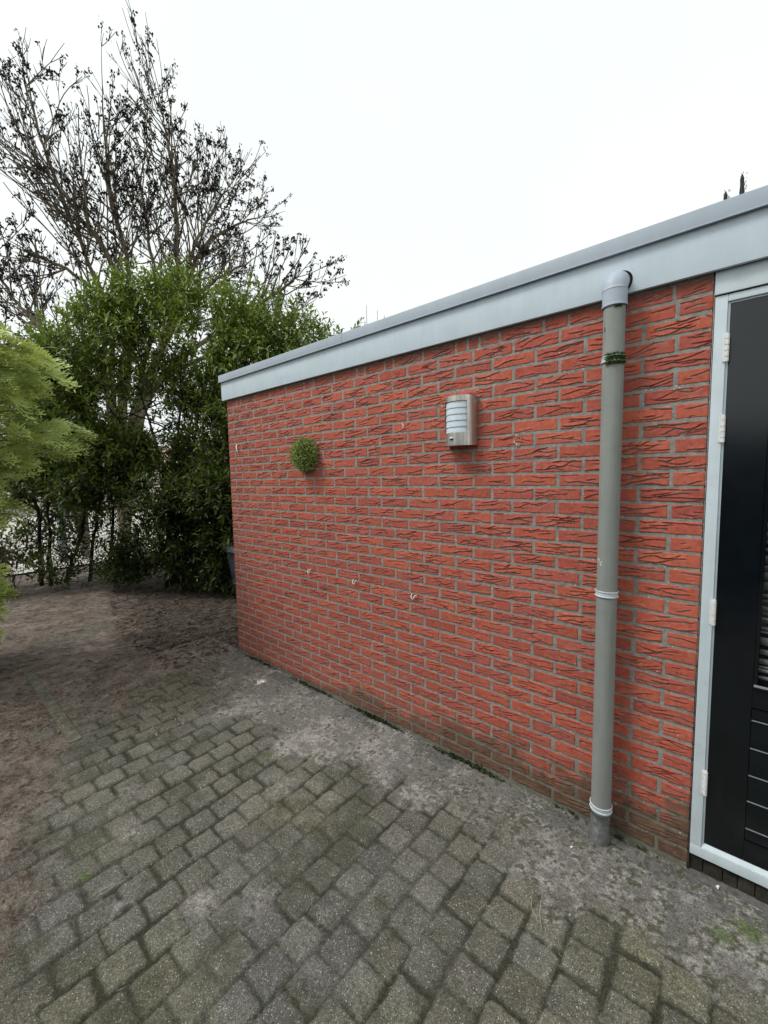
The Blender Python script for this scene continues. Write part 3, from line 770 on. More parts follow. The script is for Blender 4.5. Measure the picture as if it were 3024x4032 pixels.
# ------------------------------------------------------------------ vegetation
def norm(a): return a / (np.linalg.norm(a, axis=-1, keepdims=True) + 1e-12)
def leaves(bases, dirs, ups, L, Wd, droop, tint, rg):
    """many lanceolate folded leaves in one go: returns V, F(quads), F3, tint"""
    n = len(bases); dirs = norm(dirs); side = norm(np.cross(dirs, ups)); up = np.cross(side, dirs)
    L = L[:, None]; Wd = Wd[:, None]; droop = droop[:, None]
    ts = [0.0, .22, .55, .82, 1.0]; ws = [.0, .75, 1.0, .62, 0.0]
    V = []
    for t, w_ in zip(ts, ws):
        c = bases + dirs * L * t - up * L * droop * t * t
        if w_ == 0: V.append(c[:, None])
        else: V.append(np.stack([c - side * Wd * w_ * .5 + up * Wd * .22 * w_, c, c + side * Wd * w_ * .5 + up * Wd * .22 * w_], 1))
    V = np.concatenate(V, 1)   # n,11,3 : 0 | 1 2 3 | 4 5 6 | 7 8 9 | 10
    o = np.arange(n)[:, None] * 11
    T = np.array([[0, 1, 2], [0, 2, 3], [7, 10, 8], [8, 10, 9]]); Q = np.array([[1, 4, 5, 2], [2, 5, 6, 3], [4, 7, 8, 5], [5, 8, 9, 6]])
    F3 = (o[:, None] + T[None]).reshape(-1, 3); F4 = (o[:, None] + Q[None]).reshape(-1, 4)
    return V.reshape(-1, 3), F3, F4, np.repeat(tint, 11)
def branch_path(p0, p1, rg, n=6, wob=.06, sag=0.0):
    t = np.linspace(0, 1, n)[:, None]; p0 = np.array(p0, float); p1 = np.array(p1, float); L = np.linalg.norm(p1 - p0)
    P = p0 * (1 - t) + p1 * t + np.sin(t * np.pi) * rg.normal(0, wob, 3) * L
    P[1:-1] += rg.normal(0, wob * .25 * L, (n - 2, 3)); P[:, 2] += (sag * np.sin(t * np.pi) * L)[:, 0]
    return P
def laurel(label, base, blobs, stems, nshoot, seed, llen=(.075, .125), shadefill=0, up=.35):
    rg = np.random.default_rng(seed)
    root = empty('laurel_shrub', base, label, 'shrub', 'laurel shrubs along the end of the yard')
    inv = Matrix.Translation(-Vector(base))
    B = np.array(blobs, float)           # x y z r density
    wgt = B[:, 4] * B[:, 3] ** 2; wgt /= wgt.sum()
    k = rg.choice(len(B), nshoot, p=wgt)
    d = norm(rg.normal(0, 1, (nshoot, 3))); rad = rg.uniform(.25, 1.0, nshoot) ** .6 * np.where(rg.random(nshoot) < .16, rg.uniform(1.0, 1.42, nshoot), 1.0)
    P_ = B[k, :3] + d * (B[k, 3] * rad)[:, None] * np.array([1, 1, .85])
    out = norm(d * .8 + np.array([0, 0, up + .2]) + rg.normal(0, .35, (nshoot, 3)))
    ok = P_[:, 2] > .10
    # leave ragged gaps
    g = vnoise(P_[:, 0] + P_[:, 2] * .7, P_[:, 1] - P_[:, 2] * .6, 1.7, seed + 5, 3)
    ok &= (g > -.26) & ~((P_[:, 0] > -.45) & (P_[:, 1] > -.2) & (P_[:, 2] < 2.75))
    P_ = P_[ok]; out = out[ok]; n = len(P_)
    m = 9
    Bs = []; Ds = []; Us = []; Ls = []; Ws = []; Dr = []; Ti = []
    sl_ = rg.uniform(.14, .30, n)
    side0 = norm(np.cross(out, rg.normal(0, 1, (n, 3)))); side1 = np.cross(out, side0)
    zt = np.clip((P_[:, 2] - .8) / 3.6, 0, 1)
    for j in range(m):
        t = j / (m - 1); a = j * 2.4 + rg.normal(0, .3, n)
        rdir = side0 * np.cos(a)[:, None] + side1 * np.sin(a)[:, None]
        spread = 1.15 - .75 * t
        dd = norm(out * (1 - spread * .75) + rdir * spread + np.array([0, 0, .12]) + rg.normal(0, .12, (n, 3)))
        Bs.append(P_ + out * (sl_ * t)[:, None]); Ds.append(dd)
        Us.append(norm(np.array([0, 0, 1.0]) + out * .6 + rg.normal(0, .25, (n, 3))))
        Li = rg.uniform(*llen, n) * (1 - .45 * t ** 3); Ls.append(Li); Ws.append(Li * rg.uniform(.27, .36, n)); Dr.append(rg.uniform(.02, .32, n))
        Ti.append(np.clip(rg.normal(.04, .10, n) + .30 * t ** 2 * (.3 + zt) + .62 * zt ** 1.3, 0, 1))  # lower leaves coloured darker: older leaves, and canopy shade put into the tint
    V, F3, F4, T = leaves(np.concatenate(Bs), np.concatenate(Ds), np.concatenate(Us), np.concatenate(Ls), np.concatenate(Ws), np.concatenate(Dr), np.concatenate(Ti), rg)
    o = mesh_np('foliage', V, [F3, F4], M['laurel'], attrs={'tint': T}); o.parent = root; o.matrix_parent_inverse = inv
    b = MB()
    for i in range(0, n, 2):   # shoot twigs
        q = P_[i] - out[i] * .10; b.tube([q, P_[i] + out[i] * sl_[i] * .5, P_[i] + out[i] * sl_[i]], [.0035, .0028, .0018], 3, False)
    for s_ in stems:
        s_ = np.array(s_, float); L = np.linalg.norm(s_[-1] - s_[0]); nn = len(s_)
        t = np.linspace(0, nn - 1, nn * 4); Pp = np.stack([np.interp(t, np.arange(nn), s_[:, c]) for c in range(3)], 1) + rg.normal(0, .012, (nn * 4, 3))
        b.tube(Pp, np.interp(t, [0, nn - 1], [.032, .012]), 7)
        # boughs reaching into the crown
        for _ in range(9):
            q = Pp[rg.integers(nn, nn * 4)]; dist = np.linalg.norm(P_ - q, axis=1); c = np.argsort(dist)[rg.integers(0, min(400, n))]
            if dist[c] < 1.6: b.tube(branch_path(q, P_[c], rg, 6, .06), np.linspace(.013, .004, 6), 4, False)
    o = b.build('stems', M['stem']); o.parent = root; o.matrix_parent_inverse = inv
    return root

D = 1.0
laurel('tall dark laurel shrub with many fanning stems, its crown rising above the fascia corner', (-3.2, .6, 0),
  [(-3.57,.54,4.42,.42,1),(-3.44,1.07,4.55,.42,1),(-2.89,1.24,4.30,.48,1),(-2.38,1.50,3.95,.50,1),(-1.93,1.75,3.85,.50,1),(-1.50,1.85,3.45,.55,1),
   (-3.91,.28,3.75,.55,1),(-3.48,.79,3.85,.60,1),(-2.74,1.15,3.70,.60,1),(-2.16,1.49,3.35,.60,1.1),(-3.99,.13,3.00,.50,.9),(-3.67,.75,3.05,.50,.7),(-3.2,1.35,3.05,.55,.9),
   (-2.55,1.45,2.75,.55,1.1),(-2.2,1.6,2.6,.55,1.2),(-2.6,1.35,2.05,.5,1.1),(-3.25,.5,1.45,.55,1.3),(-2.8,.85,1.30,.55,1.7),(-2.2,1.15,1.40,.55,1.8),
   (-3.04,.60,.80,.50,1.8),(-2.43,.95,.88,.50,2.0),(-1.9,1.3,.75,.50,1.8),(-3.5,.35,.6,.40,1.4),(-2.77,.85,.42,.45,1.8),(-2.2,1.15,.35,.45,1.9),(-1.6,1.7,1.2,.55,1.4),(-1.5,1.9,2.1,.6,1.3),(-1.0,2.2,3.2,.55,.8),(-3.3,1.3,2.5,.5,1.0),(-3.6,1.2,3.3,.5,.9),(-3.0,1.6,2.9,.5,1.0),(-2.9,1.0,2.1,.4,.7),
   (-4.0,1.6,2.3,.6,.7),(-3.5,1.5,1.9,.6,.9),(-3.2,1.9,1.2,.8,1.5),(-2.4,2.3,1.2,.9,1.5),(-3.0,2.0,.5,.7,1.4),(-2.6,2.2,2.2,.8,.9)],
  [[(-3.17,.51,-.02),(-3.20,.65,1.51),(-3.37,.58,2.21),(-3.61,.45,3.1)],[(-3.12,.60,0),(-3.20,.65,1.4),(-3.13,.80,2.28),(-3.05,.90,3.4)],
   [(-3.1,.66,0),(-3.18,.67,1.51),(-2.94,.95,2.20),(-2.7,1.1,3.3)],[(-3.05,.7,0),(-3.0,.8,1.3),(-2.6,1.1,2.2),(-2.2,1.5,3.2)],[(-3.2,.6,0),(-3.4,.5,1.2),(-3.8,.3,2.3),(-4.0,.2,3.0)],
   [(-2.2,1.3,0),(-2.1,1.4,1.2),(-2.0,1.6,2.4),(-1.7,1.8,3.2)]], 10200, 101)
laurel('leaning laurel shrub with bare lower trunks and a bright gap behind it', (-4.9, -.4, 0),
  [(-4.06,.38,4.25,.40,.8),(-4.44,.15,4.00,.42,.7),(-4.9,-.2,3.5,.5,.7),(-4.32,-.22,3.35,.55,1),(-5.08,-.13,3.9,.35,.4),(-4.16,-.23,2.23,.50,1.1),(-3.80,.22,2.15,.45,1),(-4.5,-.35,2.6,.5,1.1),
   (-3.52,.56,1.94,.45,.9),(-3.85,-.17,1.60,.45,1.2),(-5.05,-.60,3.0,.5,1),(-5.14,-.66,2.2,.55,1.1),(-4.6,-.4,1.75,.40,1.2),(-4.3,-.1,1.45,.30,.8),(-5.3,-.65,1.65,.4,1.0),(-4.5,-.1,.95,.40,.35),(-5.4,-.4,1.0,.4,.6),(-4.5,-.5,.35,.30,.5),(-5.2,-1.0,.6,.40,.8),(-3.75,.1,.40,.35,1.2)],
  [[(-4.88,-.56,0),(-4.93,-.53,.65),(-4.83,-.53,1.17),(-4.77,-.52,2.2)],[(-5.14,-.64,0),(-5.07,-.62,1.02),(-5.12,-.68,1.98),(-5.2,-.6,2.8)],
   [(-4.97,-.37,0),(-4.82,-.18,.61),(-4.64,-.10,1.15),(-4.35,-.02,2.2),(-4.2,.1,3.4)],[(-4.80,-.07,0),(-4.76,.01,.67),(-4.59,.10,1.36),(-4.4,.2,2.4)],[(-4.6,.15,0),(-4.5,.2,.7),(-4.3,.25,1.4),(-4.0,.3,2.6)]], 5200, 202)

# dead twigs hanging through the gap under the hedge
rg = np.random.default_rng(58); b = MB()
for k in range(230):
    q = np.array([rg.uniform(-5.3, -3.6), rg.uniform(-.6, .3), rg.uniform(.05, 1.5)]); e_ = q + rg.normal(0, .28, 3) + [0, 0, .05]; e_[2] = max(e_[2], .03)
    b.tube(branch_path(q, e_, rg, 6, .09), np.linspace(.0055, .002, 6), 3, False)
tag(b.build('dead_twigs', M['stem'], smooth=False), 'tangle of thin dead twigs in the bright gap under the hedge', 'twigs', kind='stuff')
# bare dry shrub, low left
rg = np.random.default_rng(55)
b = MB(); bx, by = -4.55, -1.15
for k in range(46):
    a = rg.uniform(0, 2 * np.pi); t_ = rg.uniform(.1, .65); L = rg.uniform(.35, .95)
    e_ = np.array([bx + math.cos(a) * t_ * L, by + math.sin(a) * t_ * L, L]); q = np.array([bx + rg.normal(0, .08), by + rg.normal(0, .08), 0])
    Pp = branch_path(q, e_, rg, 6, .06); b.tube(Pp, np.linspace(.005, .0015, 6), 4, False)
    for _ in range(5):
        s_ = Pp[rg.integers(2, 6)]; b.tube(branch_path(s_, s_ + rg.normal(0, .12, 3) + [0, 0, .12], rg, 4, .1), [.002, .0017, .0014, .001], 3, False)
tag(b.build('bare_shrub', M['drytwig']), 'leafless brown twiggy low shrub under the hedge, behind the yellow-green conifer', 'shrub')

# ------------------------------------------------------------------ conifer in the left foreground
def conifer():
    rg = np.random.default_rng(77)
    cx, cy = -1.71, -1.94
    root = empty('cypress_tree', (cx, cy, 0), 'feathery yellow-green cypress cut off by the left edge of the photo', 'conifer')
    inv = Matrix.Translation((-cx, -cy, 0))
    # spray prototypes: flat fans of tapering scale-leaf shoots. rows: base, dir, length, width
    protos = []
    for k in range(6):
        q = np.random.default_rng(300 + k); S = []
        def shoot(p, ang, L, w_, z, dz): S.append((p[0], p[1], p[2], math.cos(ang), math.sin(ang), dz, L, w_))
        shoot(np.array([0., 0., 0.]), 0, 1.0, .045, 0, -.08)
        nb = 9
        for i in range(nb):
            t = (i + .8) / (nb + .8); s_ = 1 if i % 2 else -1
            L1 = (.55 * (1 - t) ** .8 + .13) * q.uniform(.8, 1.15); a1 = s_ * q.uniform(.45, .72); p1 = np.array([t, 0, -.08 * t])
            shoot(p1, a1, L1, .050, 0, q.uniform(-.12, .12))
            n2 = max(2, int(L1 * 9))
            for j in range(n2):
                u = (j + 1) / (n2 + 1); s2 = 1 if j % 2 else -1
                p2 = p1 + np.array([math.cos(a1), math.sin(a1), -.03]) * L1 * u
                shoot(p2, a1 + s2 * q.uniform(.40, .65), (.20 * (1 - u) + .08) * q.uniform(.8, 1.3), .046, 0, q.uniform(-.2, .2))
        protos.append(np.array(S))
    # positions over a lumpy surface
    def radius(z, a):
        r = np.interp(z, [.15, .45, .75, 1.1, 1.5, 1.9, 2.25, 2.6, 2.85, 3.1, 3.4], [.25, .50, .46, .40, .55, .90, 1.10, 1.04, .88, .62, .10])
        return r * (1 + .11 * np.sin(3 * a + z * 2.1) + .10 * np.sin(5 * a - z * 5.7) + .06 * np.sin(11 * a + 9 * z)) 
    Vs = []; Fs = []; Ts = []; n0 = 0
    N = 3000
    for i in range(N):
        z = rg.uniform(.2, 3.35); a = rg.uniform(-1.9, 2.9); fr = rg.uniform(.72, 1.0) if rg.random() < .75 else rg.uniform(.35, .75)
        tier = .5 + .5 * math.sin(z * 9.5 + 1.3 * math.sin(a * 2 + 1) + a)      # layered boughs with dark gaps
        if rg.random() > .30 + .70 * tier: continue
        if .8 < z < 1.35 and rg.random() < .55: continue
        rr = radius(z, a) * (fr * (.80 + .20 * tier))
        o_ = np.array([math.cos(a), math.sin(a), 0]); p = np.array([cx, cy, z]) + o_ * rr
        d = norm(o_ + rg.normal(0, .25, 3) + np.array([.25, .15, rg.uniform(-.05, .55)]))
        upv = norm(np.array([0.25, -.35, .75]) + rg.normal(0, .5, 3)); sd_ = norm(np.cross(d, upv)); upv = np.cross(sd_, d)
        S = protos[rg.integers(6)]; sc = rg.uniform(.15, .27)
        p = p - d * sc * .5
        B_ = p + sc * (S[:, 0:1] * d + S[:, 1:2] * sd_ + S[:, 2:3] * upv); Dv = norm(S[:, 3:4] * d + S[:, 4:5] * sd_ + S[:, 5:6] * upv)
        Lx = S[:, 6:7] * sc; Wx = S[:, 7:8] * sc * 1.0
        droop = np.array([0, 0, -1.]) * (S[:, 0:1] ** 2) * sc * rg.uniform(.15, .60)
        B_ = B_ + droop
        sv = norm(np.cross(Dv, upv + 1e-3)); 
        V = np.stack([B_ - sv * Wx * .5, B_ + sv * Wx * .5, B_ + Dv * Lx * .6 + sv * Wx * .55 - [0, 0, 0], B_ + Dv * Lx * .6 - sv * Wx * .55, B_ + Dv * Lx], 1)
        m = len(S); o = n0 + np.arange(m)[:, None] * 5
        Fs.append((o + np.array([[0, 1, 2, 3]]), o + np.array([[3, 2, 4]])))
        tip = np.clip((S[:, 0] + S[:, 6] * .5), 0, 1)
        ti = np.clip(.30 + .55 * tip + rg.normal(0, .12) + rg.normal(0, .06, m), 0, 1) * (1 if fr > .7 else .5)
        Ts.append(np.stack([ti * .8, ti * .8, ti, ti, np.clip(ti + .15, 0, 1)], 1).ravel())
        Vs.append(V.reshape(-1, 3)); n0 += m * 5
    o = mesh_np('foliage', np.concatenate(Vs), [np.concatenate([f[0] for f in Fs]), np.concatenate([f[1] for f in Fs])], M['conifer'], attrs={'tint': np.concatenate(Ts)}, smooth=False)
    o.parent = root; o.matrix_parent_inverse = inv
    b = MB(); b.tube([(cx, cy, -.05), (cx + .02, cy, 1), (cx, cy + .02, 2), (cx, cy, 3.2)], [.07, .055, .035, .01], 10)
    for i in range(150):
        z = rg.uniform(.25, 3.0); a = rg.uniform(0, 2 * np.pi); r_ = radius(z, a) * .8
        b.tube(branch_path((cx, cy, z - .1), (cx + math.cos(a) * r_, cy + math.sin(a) * r_, z + .05), rg, 6, .04), np.linspace(.012, .003, 6), 4, False)
    o = b.build('trunk', M['drytwig']); o.parent = root; o.matrix_parent_inverse = inv
conifer()

# ------------------------------------------------------------------ bare ash trees behind
def ash(label, base, limbs, seed, twigs=1.0, maxz=14.0, group=None, lean=(0, 0, 0), thick=.11, klen=1.0):
    rg = np.random.default_rng(seed)
    root = empty('ash_tree', base, label, 'tree', group)
    inv = Matrix.Translation(-Vector(base))
    wood = MB(); crown = MB(); tips = []
    def grow(p, d, L, r, lvl, up):
        n = max(4, int(L / .22)); P_ = [p]; dd = d
        for i in range(n):
            dd = norm(dd + rg.normal(0, .10, 3) + np.array([0, 0, up]) * .13); P_.append(P_[-1] + dd * L / n)
        P_ = np.array(P_); rs = np.linspace(max(r, .0085), max(.0050, r * .42), n + 1)
        (wood if lvl <= 1 else crown).tube(P_, rs, 5 if lvl < 2 else 3, False)
        if lvl < 3:
            m = int({0: 7, 1: 3.6, 2: 1.3}[lvl] * twigs * L / {0: 3.0, 1: 1.9, 2: 1.0}[lvl] + 1.5)
            for k in range(m):
                t = rg.uniform(.22, 1.0); i = min(n - 1, int(t * n)); q = P_[i]; tan = norm(P_[i + 1] - P_[i])
                sdv = norm(np.cross(tan, rg.normal(0, 1, 3))); nd = norm(tan * rg.uniform(.9, 1.5) + sdv * rg.uniform(.5, .9) + np.array([0, 0, .25]))
                LL = L * {0: .52, 1: .50, 2: .50}[lvl] * (1.15 - .55 * t) * rg.uniform(.65, 1.2)
                grow(q, nd, LL, rs[i] * .55, lvl + 1, up)
        else:
            pass
        if lvl >= 2:
            tips.append((P_[-1], dd))
            for _ in range(1 if lvl == 2 else 1):
                i = rg.integers(1, n + 1); tips.append((P_[i], dd))
    for li, lb in enumerate(limbs):
        lb = np.array(lb, float); nn = len(lb); t = np.linspace(0, nn - 1, nn * 5)
        # smooth polyline
        Pp = np.stack([np.interp(t, np.arange(nn), lb[:, c]) for c in range(3)], 1)
        for _ in range(3): Pp[1:-1] = (Pp[:-2] + Pp[1:-1] * 2 + Pp[2:]) / 4
        Pp[1:] += rg.normal(0, .018, (len(Pp) - 1, 3))
        Lt = np.linalg.norm(np.diff(Pp, axis=0), axis=1).sum()
        rs = thick * (1 - np.linspace(0, 1, len(Pp))) ** .8 * rg.uniform(.75, 1.1) + .012
        wood.tube(Pp, rs, 8, False)
        m = int(Lt * 3.4 * twigs)
        for k in range(m):
            u = rg.uniform(.36, 1.0); i = min(len(Pp) - 2, int(u * (len(Pp) - 1))); tan = norm(Pp[i + 1] - Pp[i])
            sdv = norm(np.cross(tan, rg.normal(0, 1, 3)))
            grow(Pp[i], norm(tan * rg.uniform(.5, 1.1) + sdv * rg.uniform(.6, 1.0)), rg.uniform(1.2, 2.8) * (1.25 - .62 * u) * (1.0 if Pp[-1][2] > 8.5 else .75), min(.022, rs[i] * .40 + .004), 1, .55)
        grow(Pp[-1], norm(Pp[-1] - Pp[-3]), rg.uniform(1.1, 1.7) if Pp[-1][2] > 8.5 else rg.uniform(.5, .9), rs[-1], 1 if Pp[-1][2] > 8.5 else 2, .8)
    # hanging bunches of keys
    P_ = np.array([t[0] for t in tips]); sel = rg.random(len(P_)) < .42; P_ = P_[sel]
    Vs = []; 
    cl = vnoise(P_[:, 0] * .6 + P_[:, 2] * .3, P_[:, 1] * .6 - P_[:, 2] * .5, 1.1, seed, 2)
    for p, cval in zip(P_, cl):
        m = rg.integers(4, 8) if cval < .3 else rg.integers(8, 15)
        s_ = rg.uniform(.020, .036)
        c = p + rg.normal(0, s_, (m, 3)) + np.array([0, 0, -s_ * .8])
        d = norm(rg.normal(0, .6, (m, 3)) + np.array([0, 0, -1.])); sv = norm(np.cross(d, rg.normal(0, 1, (m, 3))))
        L = rg.uniform(.045, .080, (m, 1)) * klen; W_ = L * .32
        Vs.append(np.stack([c, c + d * L * .5 + sv * W_, c + d * L, c + d * L * .5 - sv * W_], 1).reshape(-1, 3))
    V = np.concatenate(Vs); F = np.arange(len(V)).reshape(-1, 4)
    o = wood.build('trunk', M['bark']); o.parent = root; o.matrix_parent_inverse = inv
    o = crown.build('crown', M['twig']); o.parent = root; o.matrix_parent_inverse = inv
    k_ = mesh_np('seed_clusters', V, F, M['keys'], smooth=False); k_.parent = o
    return root
Bp = (-9.25, 1.85, -.05); Bq = (-9.1, 1.95, 3.2)
ash('big bare multi-stemmed ash with dark seed clusters, rising behind the laurel hedge', (-9.25, 1.85, 0), [
 [Bp, Bq, (-8.95,2.36,6.5),(-8.90,2.24,7.47),(-8.80,2.02,8.38),(-8.77,1.89,9.32),(-8.67,1.85,10.62)],
 [Bp, (-9.1,1.85,3.4), (-8.70,2.2,6.3),(-8.78,1.68,7.47),(-8.80,1.32,7.92),(-8.88,1.03,8.35),(-8.89,.66,8.74),(-9.06,.16,9.09)],
 [Bp, (-9.15,2.15,3.4), (-8.72,2.93,6.3),(-9.22,2.96,8.13),(-9.51,2.98,9.38),(-9.80,2.89,10.76)],
 [Bp, (-8.9,2.15,3.4), (-8.05,3.15,6.6),(-7.93,3.13,8.00),(-7.71,3.05,9.17),(-7.68,2.91,10.08),(-7.61,2.77,10.69)],
 [Bp, (-8.85,2.2,3.5), (-7.98,3.15,6.6),(-7.73,3.57,8.05),(-7.57,4.07,9.02),(-7.39,4.44,9.66)],
 [Bp, (-8.85,2.25,3.5), (-8.1,3.25,6.4),(-8.08,3.79,8.05),(-7.91,4.69,8.86),(-7.64,5.38,9.35)],
 [Bp, (-8.75,2.3,4.2), (-7.9,3.2,6.2),(-6.8,3.6,6.75),(-5.8,3.95,6.95)],
 [Bp, (-8.6,2.4,4.2),(-6.59,3.92,5.85),(-5.31,4.53,6.38),(-4.88,4.67,6.60)],
 [Bp, (-8.6,2.4,4.2),(-6.6,3.9,5.2),(-5.6,4.4,5.6),(-4.9,4.7,5.8)],
 [Bp, (-9.1,1.6,4.5),(-8.8,1.7,6.3),(-9.09,.80,6.85),(-9.23,.17,7.0)],
 [Bp, (-9.2,1.8,3.8), (-8.9,1.8,6.0),(-9.0,1.2,7.6),(-9.2,.7,9.6),(-9.3,.5,10.9)]], 401, .85, group='bare ash trees behind the hedge', thick=.072)
ash('bare ash with a pale leaning trunk, lower and at the left edge behind the hedge', (-7.7, .6, 0), [
 [(-7.7,.6,-.05),(-7.9,.5,3.2),(-8.15,.33,4.71),(-8.34,.20,5.09),(-8.79,-.12,5.65),(-9.10,-.31,6.36),(-9.35,-.42,7.30)],
 [(-7.7,.6,-.05),(-8.0,.2,3.0),(-8.6,-.3,4.4),(-9.1,-.6,5.2)],
 [(-7.7,.6,-.05),(-7.9,.7,3.0),(-8.0,.9,4.6),(-8.3,1.0,5.9)]], 402, 1.0, group='bare ash trees behind the hedge', thick=.055)

# ------------------------------------------------------------------ plants behind the roof
rg = np.random.default_rng(66)
root = empty('small_evergreen', (-2.76, 4.9, 0), 'tip of a small-leaved evergreen just showing over the roof edge', 'shrub')
b = MB(); st = MB()
for k in range(9):
    a = rg.uniform(0, 6.28); top = np.array([-2.76 + .30 * math.cos(a), 4.9 + .30 * math.sin(a), rg.uniform(4.85, 5.28)])
    Pp = branch_path((-2.76, 4.9, 0), top, rg, 12, .02); st.tube(Pp, np.linspace(.03, .004, 12), 5, False)
    for i in range(260):
        t = rg.uniform(.62, 1.0); q = Pp[int(t * 11)] * 1.0 + rg.normal(0, .055 + .10 * (1 - t), 3)
        d = norm(rg.normal(0, 1, 3) + [0, 0, .6]); s_ = norm(np.cross(d, rg.normal(0, 1, 3))); L = rg.uniform(.03, .055)
        b.add([q, q + d * L * .5 + s_ * L * .3, q + d * L, q + d * L * .5 - s_ * L * .3], [(0, 1, 2, 3)], rg.uniform(0, .5))
o = b.build('foliage', M['laurel'], root, smooth=False, attr='tint'); o.matrix_parent_inverse = Matrix.Translation((2.76, -4.9, 0))
o = st.build('stems', M['stem'], root); o.matrix_parent_inverse = Matrix.Translation((2.76, -4.9, 0))
for (x, y, z, lb) in ((3.15, 4.78, 5.03, 'shorter of two dark upright shoots poking above the roof trim, top right'), (3.30, 4.92, 5.23, 'taller of two dark upright shoots poking above the roof trim, top right')):
    b = MB(); q = np.random.default_rng(int(z * 100))
    zz = np.array([0, 2.0, 4.2, z - .35, z - .2, z - .12, z - .05, z]); rr = [.05, .04, .032, .020, .026, .018, .020, .006]
    b.tube(np.stack([x + .02 * np.sin(zz * 2), y + .02 * np.cos(zz * 3), zz], 1), rr, 8)
    for i in range(80):
        t = q.uniform(z - .55, z); a = q.uniform(0, 6.28); p = np.array([x + .02 * math.cos(a), y + .02 * math.sin(a), t]); d = norm(np.array([math.cos(a), math.sin(a), 1.5])) * .03
        b.add([p, p + d * .6 + [.004, 0, 0], p + d, p + d * .6 - [.004, 0, 0]], [(0, 1, 2, 3)])
    tag(b.build('bare_shoot', M['twig']), lb, 'shoot')

# ------------------------------------------------------------------ things beyond the hedge
root = empty('lamp_post', (-7.35, .12, 0), 'grey metal street lamp post seen through the gap in the hedge', 'lamp post')
inv = Matrix.Translation((7.35, -.12, 0))
b = MB(); b.tube([(-7.35, .12, -.02), (-7.35, .12, .9), (-7.35, .12, .92), (-7.35, .12, 3.9)], [.072, .068, .052, .04], 18); o = b.build('pole', M['steelpost'], root); o.matrix_parent_inverse = inv
b = MB(); b.tube([(-7.35, .12, 3.9), (-7.35, .12, 3.93), (-7.35, .12, 4.15), (-7.35, .12, 4.2)], [.06, .13, .16, .05], 18); o = b.build('lamp_head', M['cream'], root); o.matrix_parent_inverse = inv

root = empty('wheelie_bin', (-1.62, 1.02, 0), 'dark wheelie bin with grey lid half hidden behind the brick corner', 'bin')
inv = Matrix.Translation((1.62, -1.02, 0))
def frustum(b, x0, x1, y0, y1, z0, z1, ins):
    V = [(x0 + ins, y0 + ins, z0), (x1 - ins, y0 + ins, z0), (x1 - ins, y1 - ins, z0), (x0 + ins, y1 - ins, z0), (x0, y0, z1), (x1, y0, z1), (x1, y1, z1), (x0, y1, z1)]
    b.add(V, [(3, 2, 1, 0), (4, 5, 6, 7), (0, 1, 5, 4), (1, 2, 6, 5), (2, 3, 7, 6), (3, 0, 4, 7)])
b = MB(); frustum(b, -1.86, -1.40, .78, 1.26, .05, .70, .07); o = b.build('body', M['binbody'], root, smooth=False); o.matrix_parent_inverse = inv
b = MB(); b.box(-1.90, -1.36, .74, 1.30, .70, .765, .012); b.box(-1.84, -1.40, .86, 1.22, .7655, .80, .014); o = autosmooth(b.build('lid', M['binlid'], root)); o.matrix_parent_inverse = inv
b = MB(); b.tube([(-1.80, 1.33, .68), (-1.46, 1.33, .68)], .014, 10); o = b.build('handle', M['binlid'], root); o.matrix_parent_inverse = inv
for x in (-1.80, -1.46):
    b = MB(); b.tube([(x - .02, 1.20, .10), (x + .02, 1.20, .10)], .10, 20); o = b.build('wheel', M['rubber'], root); o.matrix_parent_inverse = inv

# pale house far beyond the hedge
hx, hy = -30, 9
house = empty('cream_house', (hx, hy, 0), 'pale rendered house glimpsed through gaps in the hedge', 'house'); inv = Matrix.Translation((-hx, -hy, 0))
b = MB(); b.box(hx - 4, hx + 4, hy - 9, hy + 9, -.1, 2.9); o = b.build('wall', M['cream'], house, smooth=False); o.matrix_parent_inverse = inv
b = MB(); V = [(hx - 4.4, hy - 9.3, 2.85), (hx + 4.4, hy - 9.3, 2.85), (hx + 4.4, hy + 9.3, 2.85), (hx - 4.4, hy + 9.3, 2.85), (hx, hy - 9.3, 4.3), (hx, hy + 9.3, 4.3)]
b.add(V, [(0, 3, 5, 4), (1, 4, 5, 2)]); b.add(V, [(0, 4, 1), (3, 2, 5)]); b.add(V, [(0, 1, 2, 3)]); o = b.build('roof', M['rooftile'], house, smooth=False); o.matrix_parent_inverse = inv
for y in (-6.5, -2.2, 2.2, 6.5):
    b = MB(); b.box(hx + 3.95, hx + 4.05, hy + y - .8, hy + y + .8, .9, 2.2); o = b.build('window', M['glass'], house, smooth=False); o.matrix_parent_inverse = inv
    b = MB(); 
    for a in ((-.86, -.8, .84, 2.26), (.8, .86, .84, 2.26), (-.8, .8, .84, .9), (-.8, .8, 2.2, 2.26), (-.03, .03, .9, 2.2)): b.box(hx + 4.0, hx + 4.08, hy + y + a[0], hy + y + a[1], a[2], a[3])
    f = b.build('frame', M['white'], smooth=False); f.parent = o

# unseen board fence added behind the camera, to darken reflections in door and glass
fence = empty('added_fence', (1.5, -4.4, 0), 'dark wooden board fence added behind the camera to darken reflections in the black door', 'fence'); inv = Matrix.Translation((-1.5, 4.4, 0))
b = MB(); x = -3.0; q = random.Random(2)
while x < 7.5: b.box(x, x + .142, -4.42 + q.uniform(0, .006), -4.40 + q.uniform(0, .006), .04, 2.55 + q.uniform(-.01, .01)); x += .145
o = b.build('board_panel', M['boardwood'], fence, smooth=False); o.matrix_parent_inverse = inv
for x in np.arange(-3, 7.6, 1.75):
    b = MB(); b.box(x, x + .07, -4.50, -4.43, -.05, 2.42, .004); o = b.build('post', M['boardwood'], fence); o.matrix_parent_inverse = inv

